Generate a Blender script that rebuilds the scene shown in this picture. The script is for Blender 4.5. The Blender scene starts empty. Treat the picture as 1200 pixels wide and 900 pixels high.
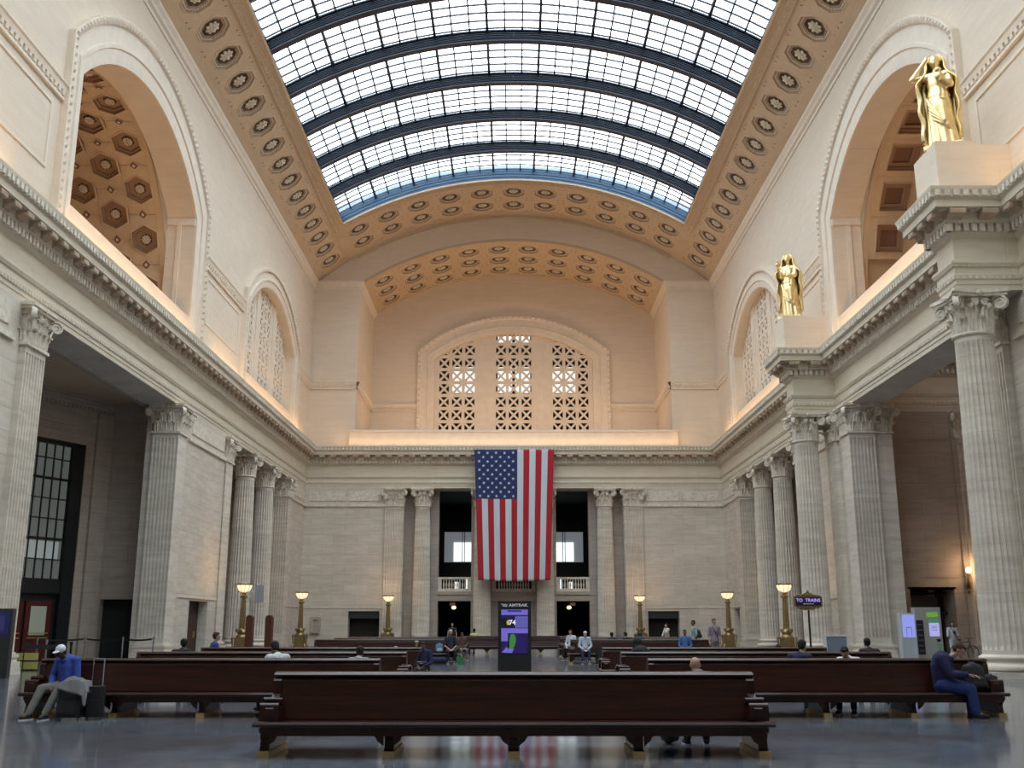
import bpy, math, random
from mathutils import Vector, Matrix, geometry, noise
random.seed(7)
S = bpy.context.scene
PI = math.pi
def R(d): return math.radians(d)

# ------------------------------------------------------------------ camera, sky, lights, exposure
cam_data = bpy.data.cameras.new('camera'); cam_data.lens = 36; cam_data.sensor_width = 36
cam_data.clip_end = 400
cam = bpy.data.objects.new('camera', cam_data); S.collection.objects.link(cam)
cam.location = (0, 0, 1.6); cam.rotation_euler = (R(90 + 13.27), 0, R(0.095)); S.camera = cam
S.view_settings.view_transform = 'Standard'; S.view_settings.look = 'None'
S.view_settings.gamma = 1; S.view_settings.use_curve_mapping = False
S.view_settings.exposure = 0.0
SKY = 4.7
S.cycles.use_denoising = True
S.cycles.max_bounces = 8; S.cycles.diffuse_bounces = 5; S.cycles.glossy_bounces = 3
S.cycles.transparent_max_bounces = 12; S.cycles.sample_clamp_indirect = 6
w = bpy.data.worlds.new('sky'); S.world = w; w.use_nodes = True
nt = w.node_tree; nt.nodes.clear()
wo = nt.nodes.new('ShaderNodeOutputWorld'); bg = nt.nodes.new('ShaderNodeBackground')
tc = nt.nodes.new('ShaderNodeTexCoord'); nz = nt.nodes.new('ShaderNodeTexNoise'); cr = nt.nodes.new('ShaderNodeValToRGB')
nz.inputs['Scale'].default_value = 5; nz.inputs['Detail'].default_value = 3
cr.color_ramp.elements[0].position = .35; cr.color_ramp.elements[0].color = (.72, .86, .98, 1)
cr.color_ramp.elements[1].position = .6; cr.color_ramp.elements[1].color = (.96, .98, 1, 1)
nt.links.new(tc.outputs['Generated'], nz.inputs['Vector']); nt.links.new(nz.outputs['Fac'], cr.inputs['Fac'])
nt.links.new(cr.outputs['Color'], bg.inputs['Color']); bg.inputs['Strength'].default_value = SKY
nt.links.new(bg.outputs['Background'], wo.inputs['Surface'])

def area_light(name, loc, rot, sx, sy, power, color, portal=False, spread=180):
    l = bpy.data.lights.new(name, 'AREA'); l.shape = 'RECTANGLE'; l.size = sx; l.size_y = sy
    l.energy = power; l.color = color; l.spread = R(spread)
    if portal: l.cycles.is_portal = True
    o = bpy.data.objects.new(name, l); S.collection.objects.link(o); o.location = loc; o.rotation_euler = rot
    return o
# portal over the skylight opening (a sampling aid, gives no light of its own)
area_light('skylight_portal', (0, 43, 37.6), (0, 0, 0), 28, 68, 1, (1, 1, 1), portal=True)
WARM = (1.0, .55, .22)
COVE = .5
# uplights lying on the cornice ledge, aimed up the walls
for sx in (-1, 1):
    for y0, y1 in ((6, 26), (26, 32.2), (35.1, 52.6), (55.6, 62), (62, 82.5)):
        o = area_light('cove_light', (sx*16.55, (y0+y1)/2, 16.15), (PI, -sx*R(-12), 0), .25, (y1-y0)*.9, 15*(y1-y0)*COVE, WARM)
area_light('cove_light', (0, 83.22, 16.1), (PI - R(0), 0, 0), 30, .25, 300*COVE, WARM)
area_light('cove_light', (0, 88.5, 17.6), (PI, 0, 0), 22, 2.0, 1000*COVE, WARM)
for sx in (-1, 1):   # lamps on the sills of the big arches, lighting the vaults behind
    area_light('arch_light', (sx*19.2, 44, 16.4), (PI, sx*R(10), 0), 1.5, 13, 330*COVE, WARM)

# ------------------------------------------------------------------ materials
def new_mat(name):
    m = bpy.data.materials.new(name); m.use_nodes = True
    return m, m.node_tree, m.node_tree.nodes['Principled BSDF']
def plain(name, col, rough=.6, metal=0, emis=None, es=0, noise_amt=.0, scale=6, coat=0, bump=0):
    m, t, b = new_mat(name)
    b.inputs['Base Color'].default_value = (*col, 1); b.inputs['Roughness'].default_value = rough
    b.inputs['Metallic'].default_value = metal; b.inputs['Coat Weight'].default_value = coat
    b.inputs['Coat Roughness'].default_value = .12
    if emis: b.inputs['Emission Color'].default_value = (*emis, 1); b.inputs['Emission Strength'].default_value = es
    if noise_amt:
        tcn = t.nodes.new('ShaderNodeTexCoord'); n = t.nodes.new('ShaderNodeTexNoise'); n.inputs['Scale'].default_value = scale
        n.inputs['Detail'].default_value = 4
        rmp = t.nodes.new('ShaderNodeValToRGB')
        a, c = rmp.color_ramp.elements; a.position = .3; c.position = .7
        a.color = (*[v*(1-noise_amt) for v in col], 1); c.color = (*[min(1, v*(1+noise_amt*.6)) for v in col], 1)
        t.links.new(tcn.outputs['Object'], n.inputs['Vector']); t.links.new(n.outputs['Fac'], rmp.inputs['Fac'])
        t.links.new(rmp.outputs['Color'], b.inputs['Base Color'])
        if bump:
            bp = t.nodes.new('ShaderNodeBump'); bp.inputs['Strength'].default_value = bump; bp.inputs['Distance'].default_value = .05
            t.links.new(n.outputs['Fac'], bp.inputs['Height']); t.links.new(bp.outputs['Normal'], b.inputs['Normal'])
    return m
def blocks(name, c1, c2, mortar, bw=1.9, bh=.8, ms=.012, rough=.75, vein=.12, horiz=True):
    """stone blocks laid in courses: u = x + y, v = z in world space, walls are axis aligned"""
    m, t, b = new_mat(name); N = t.nodes.new; L = t.links.new
    g = N('ShaderNodeNewGeometry'); s = N('ShaderNodeSeparateXYZ'); L(g.outputs['Position'], s.inputs[0])
    a = N('ShaderNodeMath'); a.operation = 'ADD'; L(s.outputs['X'], a.inputs[0]); L(s.outputs['Y'], a.inputs[1])
    c = N('ShaderNodeCombineXYZ'); L(a.outputs[0], c.inputs['X']); L(s.outputs['Z'] if horiz else s.outputs['Y'], c.inputs['Y'])
    br = N('ShaderNodeTexBrick'); L(c.outputs[0], br.inputs['Vector'])
    br.inputs['Scale'].default_value = 1; br.inputs['Brick Width'].default_value = bw; br.inputs['Row Height'].default_value = bh
    br.inputs['Mortar Size'].default_value = ms; br.inputs['Mortar Smooth'].default_value = .3
    br.inputs['Color1'].default_value = (*c1, 1); br.inputs['Color2'].default_value = (*c2, 1); br.inputs['Mortar'].default_value = (*mortar, 1)
    mp = N('ShaderNodeMapping'); mp.inputs['Scale'].default_value = (.5, .5, 3.2); L(g.outputs['Position'], mp.inputs['Vector'])
    n = N('ShaderNodeTexNoise'); n.inputs['Scale'].default_value = 1.3; n.inputs['Detail'].default_value = 6; n.inputs['Roughness'].default_value = .65
    L(mp.outputs[0], n.inputs['Vector'])
    r = N('ShaderNodeValToRGB'); r.color_ramp.elements[0].position = .3; r.color_ramp.elements[1].position = .72
    r.color_ramp.elements[0].color = (1-vein*2, 1-vein*2.1, 1-vein*2.3, 1); r.color_ramp.elements[1].color = (1, 1, 1, 1)
    L(n.outputs['Fac'], r.inputs['Fac'])
    mx = N('ShaderNodeMix'); mx.data_type = 'RGBA'; mx.blend_type = 'MULTIPLY'; mx.inputs[0].default_value = 1
    L(br.outputs['Color'], mx.inputs[6]); L(r.outputs['Color'], mx.inputs[7]); L(mx.outputs[2], b.inputs['Base Color'])
    b.inputs['Roughness'].default_value = rough
    return m
M = {}
M['stone'] = blocks('travertine', (.77, .70, .605), (.70, .635, .545), (.52, .47, .42))
M['stone_col'] = blocks('travertine_shaft', (.83, .76, .665), (.76, .695, .605), (.60, .55, .49), 40, 2.6, .008, vein=.14)
M['orn'] = plain('carved_stone', (.76, .69, .58), .8, noise_amt=.22, scale=5)
M['upper'] = blocks('cream_plaster_blocks', (.82, .705, .575), (.80, .685, .555), (.70, .60, .48), 3.4, 1.15, .008, vein=.05)
M['cream'] = plain('cream_paint', (.82, .72, .60), .7, noise_amt=.06, scale=2)
M['entab'] = blocks('entablature_stone', (.78, .70, .56), (.76, .68, .54), (.62, .55, .44), 3.1, 9, .01, vein=.08)
M['vault'] = plain('vault_plaster', (.62, .47, .32), .8, noise_amt=.08, scale=.6)
M['coffer'] = plain('coffer_plaster', (.63, .48, .33), .8, noise_amt=.06, scale=3)
M['coffer_in'] = plain('coffer_recess_brown', (.26, .17, .11), .85)  # darkest of the coffer browns, used at the bottom
M['coffer_mid'] = plain('coffer_border_brown', (.42, .31, .22), .85)
M['rosette'] = plain('rosette_plaster', (.74, .66, .54), .7)
M['iron'] = plain('painted_steel', (.022, .032, .055), .45)
M['blue_frame'] = plain('blue_painted_steel', (.07, .14, .24), .5)
M['wood'] = None
M['gold'] = plain('gilded', (1.0, .77, .42), .38, 1, noise_amt=.12, scale=4)
M['bronze'] = plain('aged_bronze', (.36, .25, .12), .42, .75, noise_amt=.35, scale=14)
M['brass'] = plain('brass_shoe', (.55, .40, .18), .45, .5, noise_amt=.2)
M['black'] = plain('black_paint', (.012, .012, .014), .5)
M['void'] = plain('dark_opening', (.02, .018, .017), .8)  # near black, the darkness of unlit rooms put into the colour
M['darkstone'] = blocks('darkened_room_stone', (.24, .21, .18), (.22, .19, .165), (.16, .14, .12))  # darker copy of the wall stone, room shade put into its colour
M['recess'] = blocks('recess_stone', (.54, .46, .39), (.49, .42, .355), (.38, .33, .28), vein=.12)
M['white'] = plain('white_paint', (.75, .78, .8), .5)
M['chrome'] = plain('chrome', (.6, .62, .65), .25, 1)
M['grey'] = plain('grey_metal', (.35, .38, .42), .4)
def wood():
    m, t, b = new_mat('varnished_mahogany'); N = t.nodes.new; L = t.links.new
    tcn = N('ShaderNodeTexCoord'); mp = N('ShaderNodeMapping'); mp.inputs['Scale'].default_value = (.5, 6, 9); L(tcn.outputs['Object'], mp.inputs['Vector'])
    n = N('ShaderNodeTexNoise'); n.inputs['Scale'].default_value = 2.2; n.inputs['Detail'].default_value = 6; n.inputs['Distortion'].default_value = .8; L(mp.outputs[0], n.inputs['Vector'])
    r = N('ShaderNodeValToRGB'); e = r.color_ramp.elements; e[0].position = .3; e[1].position = .75
    e[0].color = (.013, .0034, .002, 1); e[1].color = (.052, .010, .005, 1); L(n.outputs['Fac'], r.inputs['Fac']); L(r.outputs['Color'], b.inputs['Base Color'])
    b.inputs['Roughness'].default_value = .32; b.inputs['Coat Weight'].default_value = .3; b.inputs['Coat Roughness'].default_value = .1; b.inputs['Specular IOR Level'].default_value = .3
    return m
M['wood'] = wood()
M['wood_dark'] = plain('dark_painted_panel', (.03, .03, .033), .5)
def floor_mat():
    m, t, b = new_mat('polished_marble_floor'); N = t.nodes.new; L = t.links.new
    g = N('ShaderNodeNewGeometry')
    br = N('ShaderNodeTexBrick'); L(g.outputs['Position'], br.inputs['Vector'])
    br.inputs['Scale'].default_value = 1; br.inputs['Brick Width'].default_value = 1.9; br.inputs['Row Height'].default_value = .95
    br.inputs['Mortar Size'].default_value = .008; br.inputs['Mortar Smooth'].default_value = .2; br.inputs['Bias'].default_value = -.2
    br.inputs['Color1'].default_value = (.155, .178, .21, 1); br.inputs['Color2'].default_value = (.135, .117, .117, 1); br.inputs['Mortar'].default_value = (.10, .10, .105, 1)
    n = N('ShaderNodeTexNoise'); n.inputs['Scale'].default_value = 1.1; n.inputs['Detail'].default_value = 7; n.inputs['Distortion'].default_value = 1.5; L(g.outputs['Position'], n.inputs['Vector'])
    r = N('ShaderNodeValToRGB'); e = r.color_ramp.elements; e[0].position = .3; e[1].position = .7; e[0].color = (.72, .74, .78, 1); e[1].color = (1.05, 1.03, 1.02, 1)
    L(n.outputs['Fac'], r.inputs['Fac'])
    mx = N('ShaderNodeMix'); mx.data_type = 'RGBA'; mx.blend_type = 'MULTIPLY'; mx.inputs[0].default_value = 1
    L(br.outputs['Color'], mx.inputs[6]); L(r.outputs['Color'], mx.inputs[7]); L(mx.outputs[2], b.inputs['Base Color'])
    rr = N('ShaderNodeMapRange'); rr.inputs['To Min'].default_value = .07; rr.inputs['To Max'].default_value = .17; L(n.outputs['Fac'], rr.inputs['Value'])
    L(rr.outputs[0], b.inputs['Roughness']); b.inputs['Specular IOR Level'].default_value = .45
    return m
M['floor'] = floor_mat()
def glass_mat():
    m = bpy.data.materials.new('skylight_glass'); m.use_nodes = True; t = m.node_tree; t.nodes.clear(); N = t.nodes.new
    o = N('ShaderNodeOutputMaterial'); tr = N('ShaderNodeBsdfTransparent'); tr.inputs['Color'].default_value = (.93, .98, 1, 1)
    tl = N('ShaderNodeBsdfTranslucent'); tl.inputs['Color'].default_value = (.8, .92, 1, 1)
    mx = N('ShaderNodeMixShader'); mx.inputs[0].default_value = .15
    t.links.new(tr.outputs[0], mx.inputs[1]); t.links.new(tl.outputs[0], mx.inputs[2]); t.links.new(mx.outputs[0], o.inputs['Surface'])
    return m
M['glass'] = glass_mat()
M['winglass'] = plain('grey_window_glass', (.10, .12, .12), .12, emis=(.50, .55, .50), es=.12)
M['daypane'] = plain('daylit_window', (.8, .85, .8), .4, emis=(.85, .95, .95), es=1.3)
M['daydim'] = plain('dim_daylit_window', (.3, .33, .35), .4, emis=(.6, .65, .7), es=.22)
M['lampglass'] = plain('lamp_glass', (.9, .8, .6), .4, emis=(1, .70, .42), es=1.35)
M['lampglow'] = plain('lamp_globe', (.9, .8, .6), .4, emis=(1, .70, .38), es=2.2)

# ------------------------------------------------------------------ mesh helpers
class MB:
    def __init__(s): s.v = []; s.f = []; s.m = []
    def face(s, idx, mi=0): s.f.append(tuple(idx)); s.m.append(mi)
    def box(s, x0, x1, y0, y1, z0, z1, mi=0, mat=None):
        b = len(s.v); c = [(x0,y0,z0),(x1,y0,z0),(x1,y1,z0),(x0,y1,z0),(x0,y0,z1),(x1,y0,z1),(x1,y1,z1),(x0,y1,z1)]
        if mat is not None: c = [tuple(mat @ Vector(p)) for p in c]
        s.v += c
        for f in ((0,3,2,1),(4,5,6,7),(0,1,5,4),(1,2,6,5),(2,3,7,6),(3,0,4,7)): s.face([b+i for i in f], mi)
    def bar(s, p0, p1, w, h, mi=0, up=(0,0,1)):
        p0, p1 = Vector(p0), Vector(p1); d = p1-p0; L = d.length
        if L < 1e-6: return
        d.normalize(); u = Vector(up); sd = d.cross(u)
        if sd.length < 1e-4: sd = d.cross(Vector((0,1,0)))
        sd.normalize(); u = sd.cross(d)
        b = len(s.v)
        for p in (p0, p1):
            for a, c in ((-1,-1),(1,-1),(1,1),(-1,1)): s.v.append(tuple(p + sd*a*w/2 + u*c*h/2))
        for f in ((0,1,2,3),(7,6,5,4),(0,4,5,1),(1,5,6,2),(2,6,7,3),(3,7,4,0)): s.face([b+i for i in f], mi)
    def grid(s, pts, mi=0, closed_u=False, closed_v=False, flip=False):
        b = len(s.v); nu = len(pts); nv = len(pts[0])
        for r in pts: s.v += [tuple(p) for p in r]
        for i in range(nu if closed_u else nu-1):
            for j in range(nv if closed_v else nv-1):
                a, c = (i+1) % nu, (j+1) % nv
                q = [b+i*nv+j, b+a*nv+j, b+a*nv+c, b+i*nv+c]
                s.face(q[::-1] if flip else q, mi)
    def ring(s, pts, mi=0, flip=False):
        b = len(s.v); s.v += [tuple(p) for p in pts]; i = list(range(b, b+len(pts))); s.face(i[::-1] if flip else i, mi)
    def lathe(s, prof, n=24, c=(0,0,0), mi=0, caps=True, fn=None, a0=0, a1=2*PI):
        rows = []
        closed = abs(a1-a0-2*PI) < 1e-6
        m = n if closed else n+1
        for r, z in prof:
            row = []
            for k in range(m):
                a = a0+(a1-a0)*k/n; rr = r*(fn(a, z) if fn else 1)
                row.append((c[0]+rr*math.cos(a), c[1]+rr*math.sin(a), c[2]+z))
            rows.append(row)
        s.grid(rows, mi, closed_v=closed, flip=True)
        if caps and closed:
            if prof[0][0] > 1e-4: s.ring(rows[0], mi, flip=True)
            if prof[-1][0] > 1e-4: s.ring(rows[-1], mi)
    def prism(s, poly, axis, a, b2, mi=0):
        """poly of 2D points, extruded along axis between a and b2; x: (y,z), y: (x,z), z: (x,y)"""
        def P(p, t): return {'x': (t, p[0], p[1]), 'y': (p[0], t, p[1]), 'z': (p[0], p[1], t)}[axis]
        n = len(poly); b = len(s.v); s.v += [P(p, a) for p in poly] + [P(p, b2) for p in poly]
        for k in range(n): s.face((b+k, b+(k+1) % n, b+n+(k+1) % n, b+n+k), mi)
        t = geometry.tessellate_polygon([[Vector((p[0], p[1], 0)) for p in poly]])
        for tri in t:
            s.face([b+i for i in tri], mi); s.face([b+n+i for i in tri][::-1], mi)
    def tube(s, pts, r, n=8, mi=0, caps=True):
        rows = []; pts = [Vector(p) for p in pts]
        rs = r if isinstance(r, (list, tuple)) else [r]*len(pts)
        up = Vector((0, 0, 1)); 
        for i, p in enumerate(pts):
            d = (pts[min(i+1, len(pts)-1)] - pts[max(i-1, 0)]).normalized()
            u = up if abs(d.dot(up)) < .95 else Vector((1, 0, 0))
            a = d.cross(u).normalized(); c = a.cross(d)
            rows.append([p + (a*math.cos(t)+c*math.sin(t))*rs[i] for t in (2*PI*k/n for k in range(n))])
        s.grid(rows, mi, closed_v=True)
        if caps: s.ring(rows[0], mi); s.ring(rows[-1], mi, flip=True)
    def ell(s, c, r, n=12, m=8, mi=0, rot=None):
        rows = []
        for i in range(m+1):
            t = PI*i/m; row = []
            for k in range(n):
                a = 2*PI*k/n; p = Vector((r[0]*math.sin(t)*math.cos(a), r[1]*math.sin(t)*math.sin(a), r[2]*math.cos(t)))
                if rot: p = rot @ p
                row.append(p+Vector(c))
            rows.append(row)
        s.grid(rows, mi, closed_v=True)
    def poly_holes(s, loops, to3d, mi=0):
        flat = [p for l in loops for p in l]; b = len(s.v)
        tris = geometry.tessellate_polygon([[Vector((p[0], p[1], 0)) for p in l] for l in loops])
        s.v += [to3d(p) for p in flat]
        for t in tris: s.face([b+i for i in t], mi)
    def mesh(s, name, smooth=False):
        me = bpy.data.meshes.new(name); me.from_pydata(s.v, [], s.f)
        me.polygons.foreach_set('material_index', s.m)
        if smooth: me.polygons.foreach_set('use_smooth', [True]*len(me.polygons))
        me.update(); return me
def mats(me, ms):
    for m in (ms if isinstance(ms, (list, tuple)) else [ms]): me.materials.append(M[m] if isinstance(m, str) else m)
    return me
def auto_smooth(me, ang=35):
    try:
        me.polygons.foreach_set('use_smooth', [True]*len(me.polygons)); me.set_sharp_from_angle(angle=R(ang))
    except Exception: pass
def link(name, me, parent=None, loc=(0,0,0), rot=(0,0,0), scale=(1,1,1)):
    o = bpy.data.objects.new(name, me); S.collection.objects.link(o); o.location = loc; o.rotation_euler = rot; o.scale = scale
    if parent is not None: o.parent = parent
    return o
def obj(name, mb, ms, parent=None, smooth=False, **k):
    me = mats(mb.mesh(name), ms)
    if smooth: auto_smooth(me, smooth if isinstance(smooth, (int, float)) and smooth is not True else 35)
    return link(name, me, parent, **k)
def tag(o, label, cat, group=None, kind=None):
    if label: o['label'] = label
    if cat: o['category'] = cat
    if group: o['group'] = group
    if kind: o['kind'] = kind
    return o

def thing(name, label, cat, loc=(0,0,0), rz=0, group=None, kind=None):
    o = link(name, None, None, loc, (0, 0, rz)); return tag(o, label, cat, group, kind)
def st(name, mb, ms, smooth=False, parent=None, label=None, **k):
    o = obj(name, mb, ms, parent, smooth, **k)
    if parent is None:
        o['kind'] = 'structure'
        if label: o['label'] = label
    return o
def dup(root, loc=None, rz=None, label=None, name=None):
    def cp(o, par):
        c = o.copy(); S.collection.objects.link(c); c.parent = par
        for ch in list(o.children): cp(ch, c)
        return c
    r = cp(root, None)
    if loc is not None: r.location = loc
    if rz is not None: r.rotation_euler = (0, 0, rz)
    if label: r['label'] = label
    return r

# ------------------------------------------------------------------ dimensions of the hall
W = 17.15; YE = 84.0; YN = -6.0          # half width, far wall, near end behind the camera
Z_AR, Z_FR, Z_CO, Z_TOP, Z_SILL = 12.6, 13.6, 14.5, 15.95, 17.45   # architrave, frieze, cornice, ledge, arch sills
VR, VC = 26.4, 10.15                      # main vault radius and centre height
AX = 13.6; TH = math.asin(AX/VR); TW = math.asin(W/VR)
SKY_END = 76.4
def arch(yc, hw, sill, spring, apex, n=28):
    rise = apex-spring; Rr = (hw*hw+rise*rise)/(2*rise); c = apex-Rr; a = math.asin(min(1, hw/Rr))
    pts = [(yc-hw, sill)]
    for k in range(n+1):
        t = -a+2*a*k/n; pts.append((yc+Rr*math.sin(t), c+Rr*math.cos(t)))
    pts.append((yc+hw, sill)); return pts
BIG = dict(yc=44.2, hw=7.5, sill=Z_SILL, spring=22.9, apex=26.1); BIGO = dict(yc=44.4, hw=9.1, sill=Z_SILL, spring=24.0, apex=28.25)
SML = dict(yc=70.2, hw=6.8, sill=Z_SILL, spring=21.9, apex=24.8); SMLO = dict(yc=70.3, hw=8.3, sill=Z_SILL, spring=22.6, apex=26.15)
END = dict(yc=0, hw=7.4, sill=17.2, spring=25.9, apex=28.45); ENDO = dict(yc=0, hw=8.98, sill=17.2, spring=26.7, apex=30.1)

# floor
b = MB(); b.ring([(-32, YN, 0), (32, YN, 0), (32, 115, 0), (-32, 115, 0)])
st('floor', b, 'floor', label='polished grey marble floor of large rectangular slabs')
# added outer shells, out of view, that keep the daylight out
b = MB()
b.box(-32, -31.5, YN, 115, 0, 32); b.box(31.5, 32, YN, 115, 0, 32); b.box(-32, 32, 114.5, 115, 0, 38)
b.box(-32, 32, YN-.5, YN, 0, 40)
b.box(-32, -W-.35, YN, 115, 31.6, 32); b.box(W+.35, 32, YN, 115, 31.6, 32); b.box(-W-1, W+1, 84.6, 115, 37.5, 38)
b.box(-32, -31.9, 80, 84, 30, 38)
st('light_block_shell', b, 'darkstone', label='added unseen stone shell that blocks sky light around the hall')

# ---- side walls -------------------------------------------------------------------------------
BAY = (36.15, 51.0)            # the large opening of the lower wall
COLO = (61.3, 77.0)            # colonnade opening
def side_wall(sx, doors):
    X = sx*W
    to = lambda p: (X, p[0], p[1])
    # upper wall with the two arches
    b = MB()
    outer = [(YN, Z_TOP-.1), (YN, 31.0), (YE, 31.0), (YE, Z_TOP-.1)]
    near = dict(SML); near['yc'] = 18.2
    b.poly_holes([outer, arch(**BIG)[::-1], arch(**SML)[::-1]], to)
    # reveals
    for A, dep in ((BIG, 1.5), (SML, 1.1)):
        p = arch(**A); rows = [[(X+sx*d, q[0], q[1]) for q in p] for d in (0, dep)]
        b.grid(rows); b.ring([(X, p[0][0], Z_SILL), (X, p[-1][0], Z_SILL), (X+sx*dep, p[-1][0], Z_SILL), (X+sx*dep, p[0][0], Z_SILL)])
    wl = st('wall_left' if sx < 0 else 'wall_right', b, 'upper', label=('left' if sx < 0 else 'right')+' side wall of the hall with two tall arches')
    # lower wall
    b = MB()
    segs = [(YN, BAY[0]-.0), (BAY[1]+.2, COLO[0]), (COLO[1]+.4, YE)]
    for y0, y1 in segs:
        holes = []
        for d0, d1, dz in doors:
            if y0 < d0 and d1 < y1: holes.append((d0, d1, dz))
        yy = y0
        for d0, d1, dz in holes:
            b.box(min(X, X+sx*1.5), max(X, X+sx*1.5), yy, d0, 0, Z_AR); b.box(min(X, X+sx*1.5), max(X, X+sx*1.5), d0, d1, dz, Z_AR); yy = d1
        b.box(min(X, X+sx*1.5), max(X, X+sx*1.5), yy, y1, 0, Z_AR)
    # beams over openings
    for y0, y1 in ((BAY[0], BAY[1]+.2), (COLO[0], COLO[1]+.4)): b.box(min(X+sx*.03, X+sx*1.7), max(X+sx*.03, X+sx*1.7), y0, y1, Z_AR, Z_TOP-.2)
    obj('lower_wall', b, 'stone', wl)
    b = MB()   # string mouldings at capital foot and low belt, raised panels between
    def strip(y0, y1, z, h, d): b.box(min(X-sx*d, X), max(X-sx*d, X), y0, y1, z, z+h)
    for y0, y1 in ((20, 33.7), (53.2, 60.2), (78.6, 84)):
        strip(y0, y1, 11.08, .16, .12); strip(y0, y1, 11.24, .06, .07)
        strip(y0, y1, 3.0, .07, .05)
        strip(y0+.5, y1-.4, 11.55, .8, .05)
    obj('belt_moulding', b, 'orn', wl)
    for d0, d1, dz in doors:
        dr = MB(); dr.box(min(X+sx*.5, X+sx*.6), max(X+sx*.5, X+sx*.6), d0, d1, 0, dz)
        dd = st('door_%d' % (1 if sx < 0 else 2), dr, 'black', label='dark side doorway in the %s wall' % ('left' if sx < 0 else 'right'))
        pm = MB(); pm.box(min(X+sx*.44, X+sx*.5), max(X+sx*.44, X+sx*.5), d0+.45, d1-.45, .1, dz-.75)
        obj('door_panel', pm, plain('dark_red_door', (.05, .02, .015), .5), dd)
        hm = MB(); hm.box(min(X+sx*.38, X+sx*.44), max(X+sx*.38, X+sx*.44), d1-.9, d1-.8, .95, 1.3); obj('door_handle', hm, 'brass', dd)
    return wl
wall_l = side_wall(-1, [(55.3, 58.6, 2.9)])
wall_r = side_wall(1, [(79.6, 81.6, 2.9)])
# arch mouldings (archivolts), dentilled string courses, wall panels
def archivolt(parent, A, B, place, name='archivolt', nb=104):
    """place(u, z, d): u along the wall, d how far it stands out"""
    b = MB(); prof = [(0, 0), (0, .10), (.10, .14), (.32, .14), (.34, .22), (.42, .22), (.44, .14), (.80, .14), (.84, .24), (.93, .26), (.96, .30), (1.0, .28), (1.0, 0)]
    A, B = dict(A, sill=Z_TOP if nb != 71 else 17.4), dict(B, sill=Z_TOP if nb != 71 else 17.4)
    pa, pb = arch(**A), arch(**B)
    rows = [[place(p[0]+(q[0]-p[0])*t, p[1]+(q[1]-p[1])*t, d) for p, q in zip(pa, pb)] for t, d in prof]
    b.grid(rows)
    # bead row near the outer edge
    t = .885; path = [Vector((p[0]+(q[0]-p[0])*t, p[1]+(q[1]-p[1])*t)) for p, q in zip(pa, pb)]
    segs = [(path[i+1]-path[i]).length for i in range(len(path)-1)]; L = sum(segs); n = nb; k = 0; acc = 0
    for j in range(n):
        s = (j+.5)*L/n
        while k < len(segs)-1 and acc+segs[k] < s: acc += segs[k]; k += 1
        p = path[k].lerp(path[k+1], (s-acc)/segs[k]); d = (path[k+1]-path[k]).normalized()
        c = place(p.x, p.y, .27)
        r = .105
        v = [place(p.x+a*d.x*r-e*d.y*.13, p.y+a*d.y*r+e*d.x*.13, .27) for a, e in ((-1,-1),(1,-1),(1,1),(-1,1))]
        tip = place(p.x, p.y, .36); i0 = len(b.v); b.v += v+[tip]
        for a, e in ((0,1),(1,2),(2,3),(3,0)): b.face((i0+a, i0+e, i0+4))
    o = obj(name, b, 'cream', parent, 40); return o
def dent_string(b, place, u0, u1, z, step=.34):
    """string course: fascia, bead row and cap; place(u,z,d)"""
    prof = [(0, 0), (0, .12), (.12, .12), (.16, .06), (.34, .06), (.34, .16), (.52, .20), (.58, .26), (.64, .26), (.66, 0)]
    b.grid([[place(u0, z+h, d), place(u1, z+h, d)] for h, d in prof])
    n = int((u1-u0)/step)
    for i in range(n):
        u = u0+(i+.5)*(u1-u0)/n; a = step*.28
        v = [place(u-a, z+.17, .05), place(u+a, z+.17, .05), place(u+a, z+.33, .05), place(u-a, z+.33, .05),
             place(u-a, z+.17, .15), place(u+a, z+.17, .15), place(u+a, z+.33, .17), place(u-a, z+.33, .17)]
        k = len(b.v); b.v += v
        for f in ((4,5,6,7),(0,1,5,4),(1,2,6,5),(2,3,7,6),(3,0,4,7)): b.face([k+q for q in f])
def panel(b, place, u0, u1, z0, z1, w_=.12, d=.05):
    for a, c, e, f in ((u0, u1, z0, z0+w_), (u0, u1, z1-w_, z1), (u0, u0+w_, z0+w_, z1-w_), (u1-w_, u1, z0+w_, z1-w_)):
        v = [place(x, z, q) for q in (0, d) for x, z in ((a, e), (c, e), (c, f), (a, f))]; k = len(b.v); b.v += v
        for g in ((4,5,6,7),(0,1,5,4),(1,2,6,5),(2,3,7,6),(3,0,4,7)): b.face([k+q for q in g])
for sx, wl in ((-1, wall_l), (1, wall_r)):
    pl = (lambda u, z, d, sx=sx: (sx*(W-d), u, z))
    archivolt(wl, BIG, BIGO, pl); archivolt(wl, SML, SMLO, pl)
    b = MB()
    for u0, u1 in ((10, 35.3), (53.5, 62.0), (78.6, 83.9)): dent_string(b, pl, u0, u1, 20.95)
    for u0, u1 in ((20, 34.6), (54.4, 61.2)): panel(b, pl, u0, u1, 17.9, 20.6)
    obj('string_course', b, 'cream', wl)
    # imposts on the big reveal
    b = MB()
    for y in (BIG['yc']-BIG['hw'], BIG['yc']+BIG['hw']):
        s = 1 if y < 44 else -1
        b.box(min(sx*(W-.02), sx*(W+1.5)), max(sx*(W-.02), sx*(W+1.5)), min(y, y+s*.1), max(y, y+s*.1), 22.55, 22.95)
        b.box(min(sx*(W+.72), sx*(W+.95)), max(sx*(W+.72), sx*(W+.95)), min(y, y+s*.07), max(y, y+s*.07), Z_SILL, 22.55)
    obj('impost', b, 'cream', wl)

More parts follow.
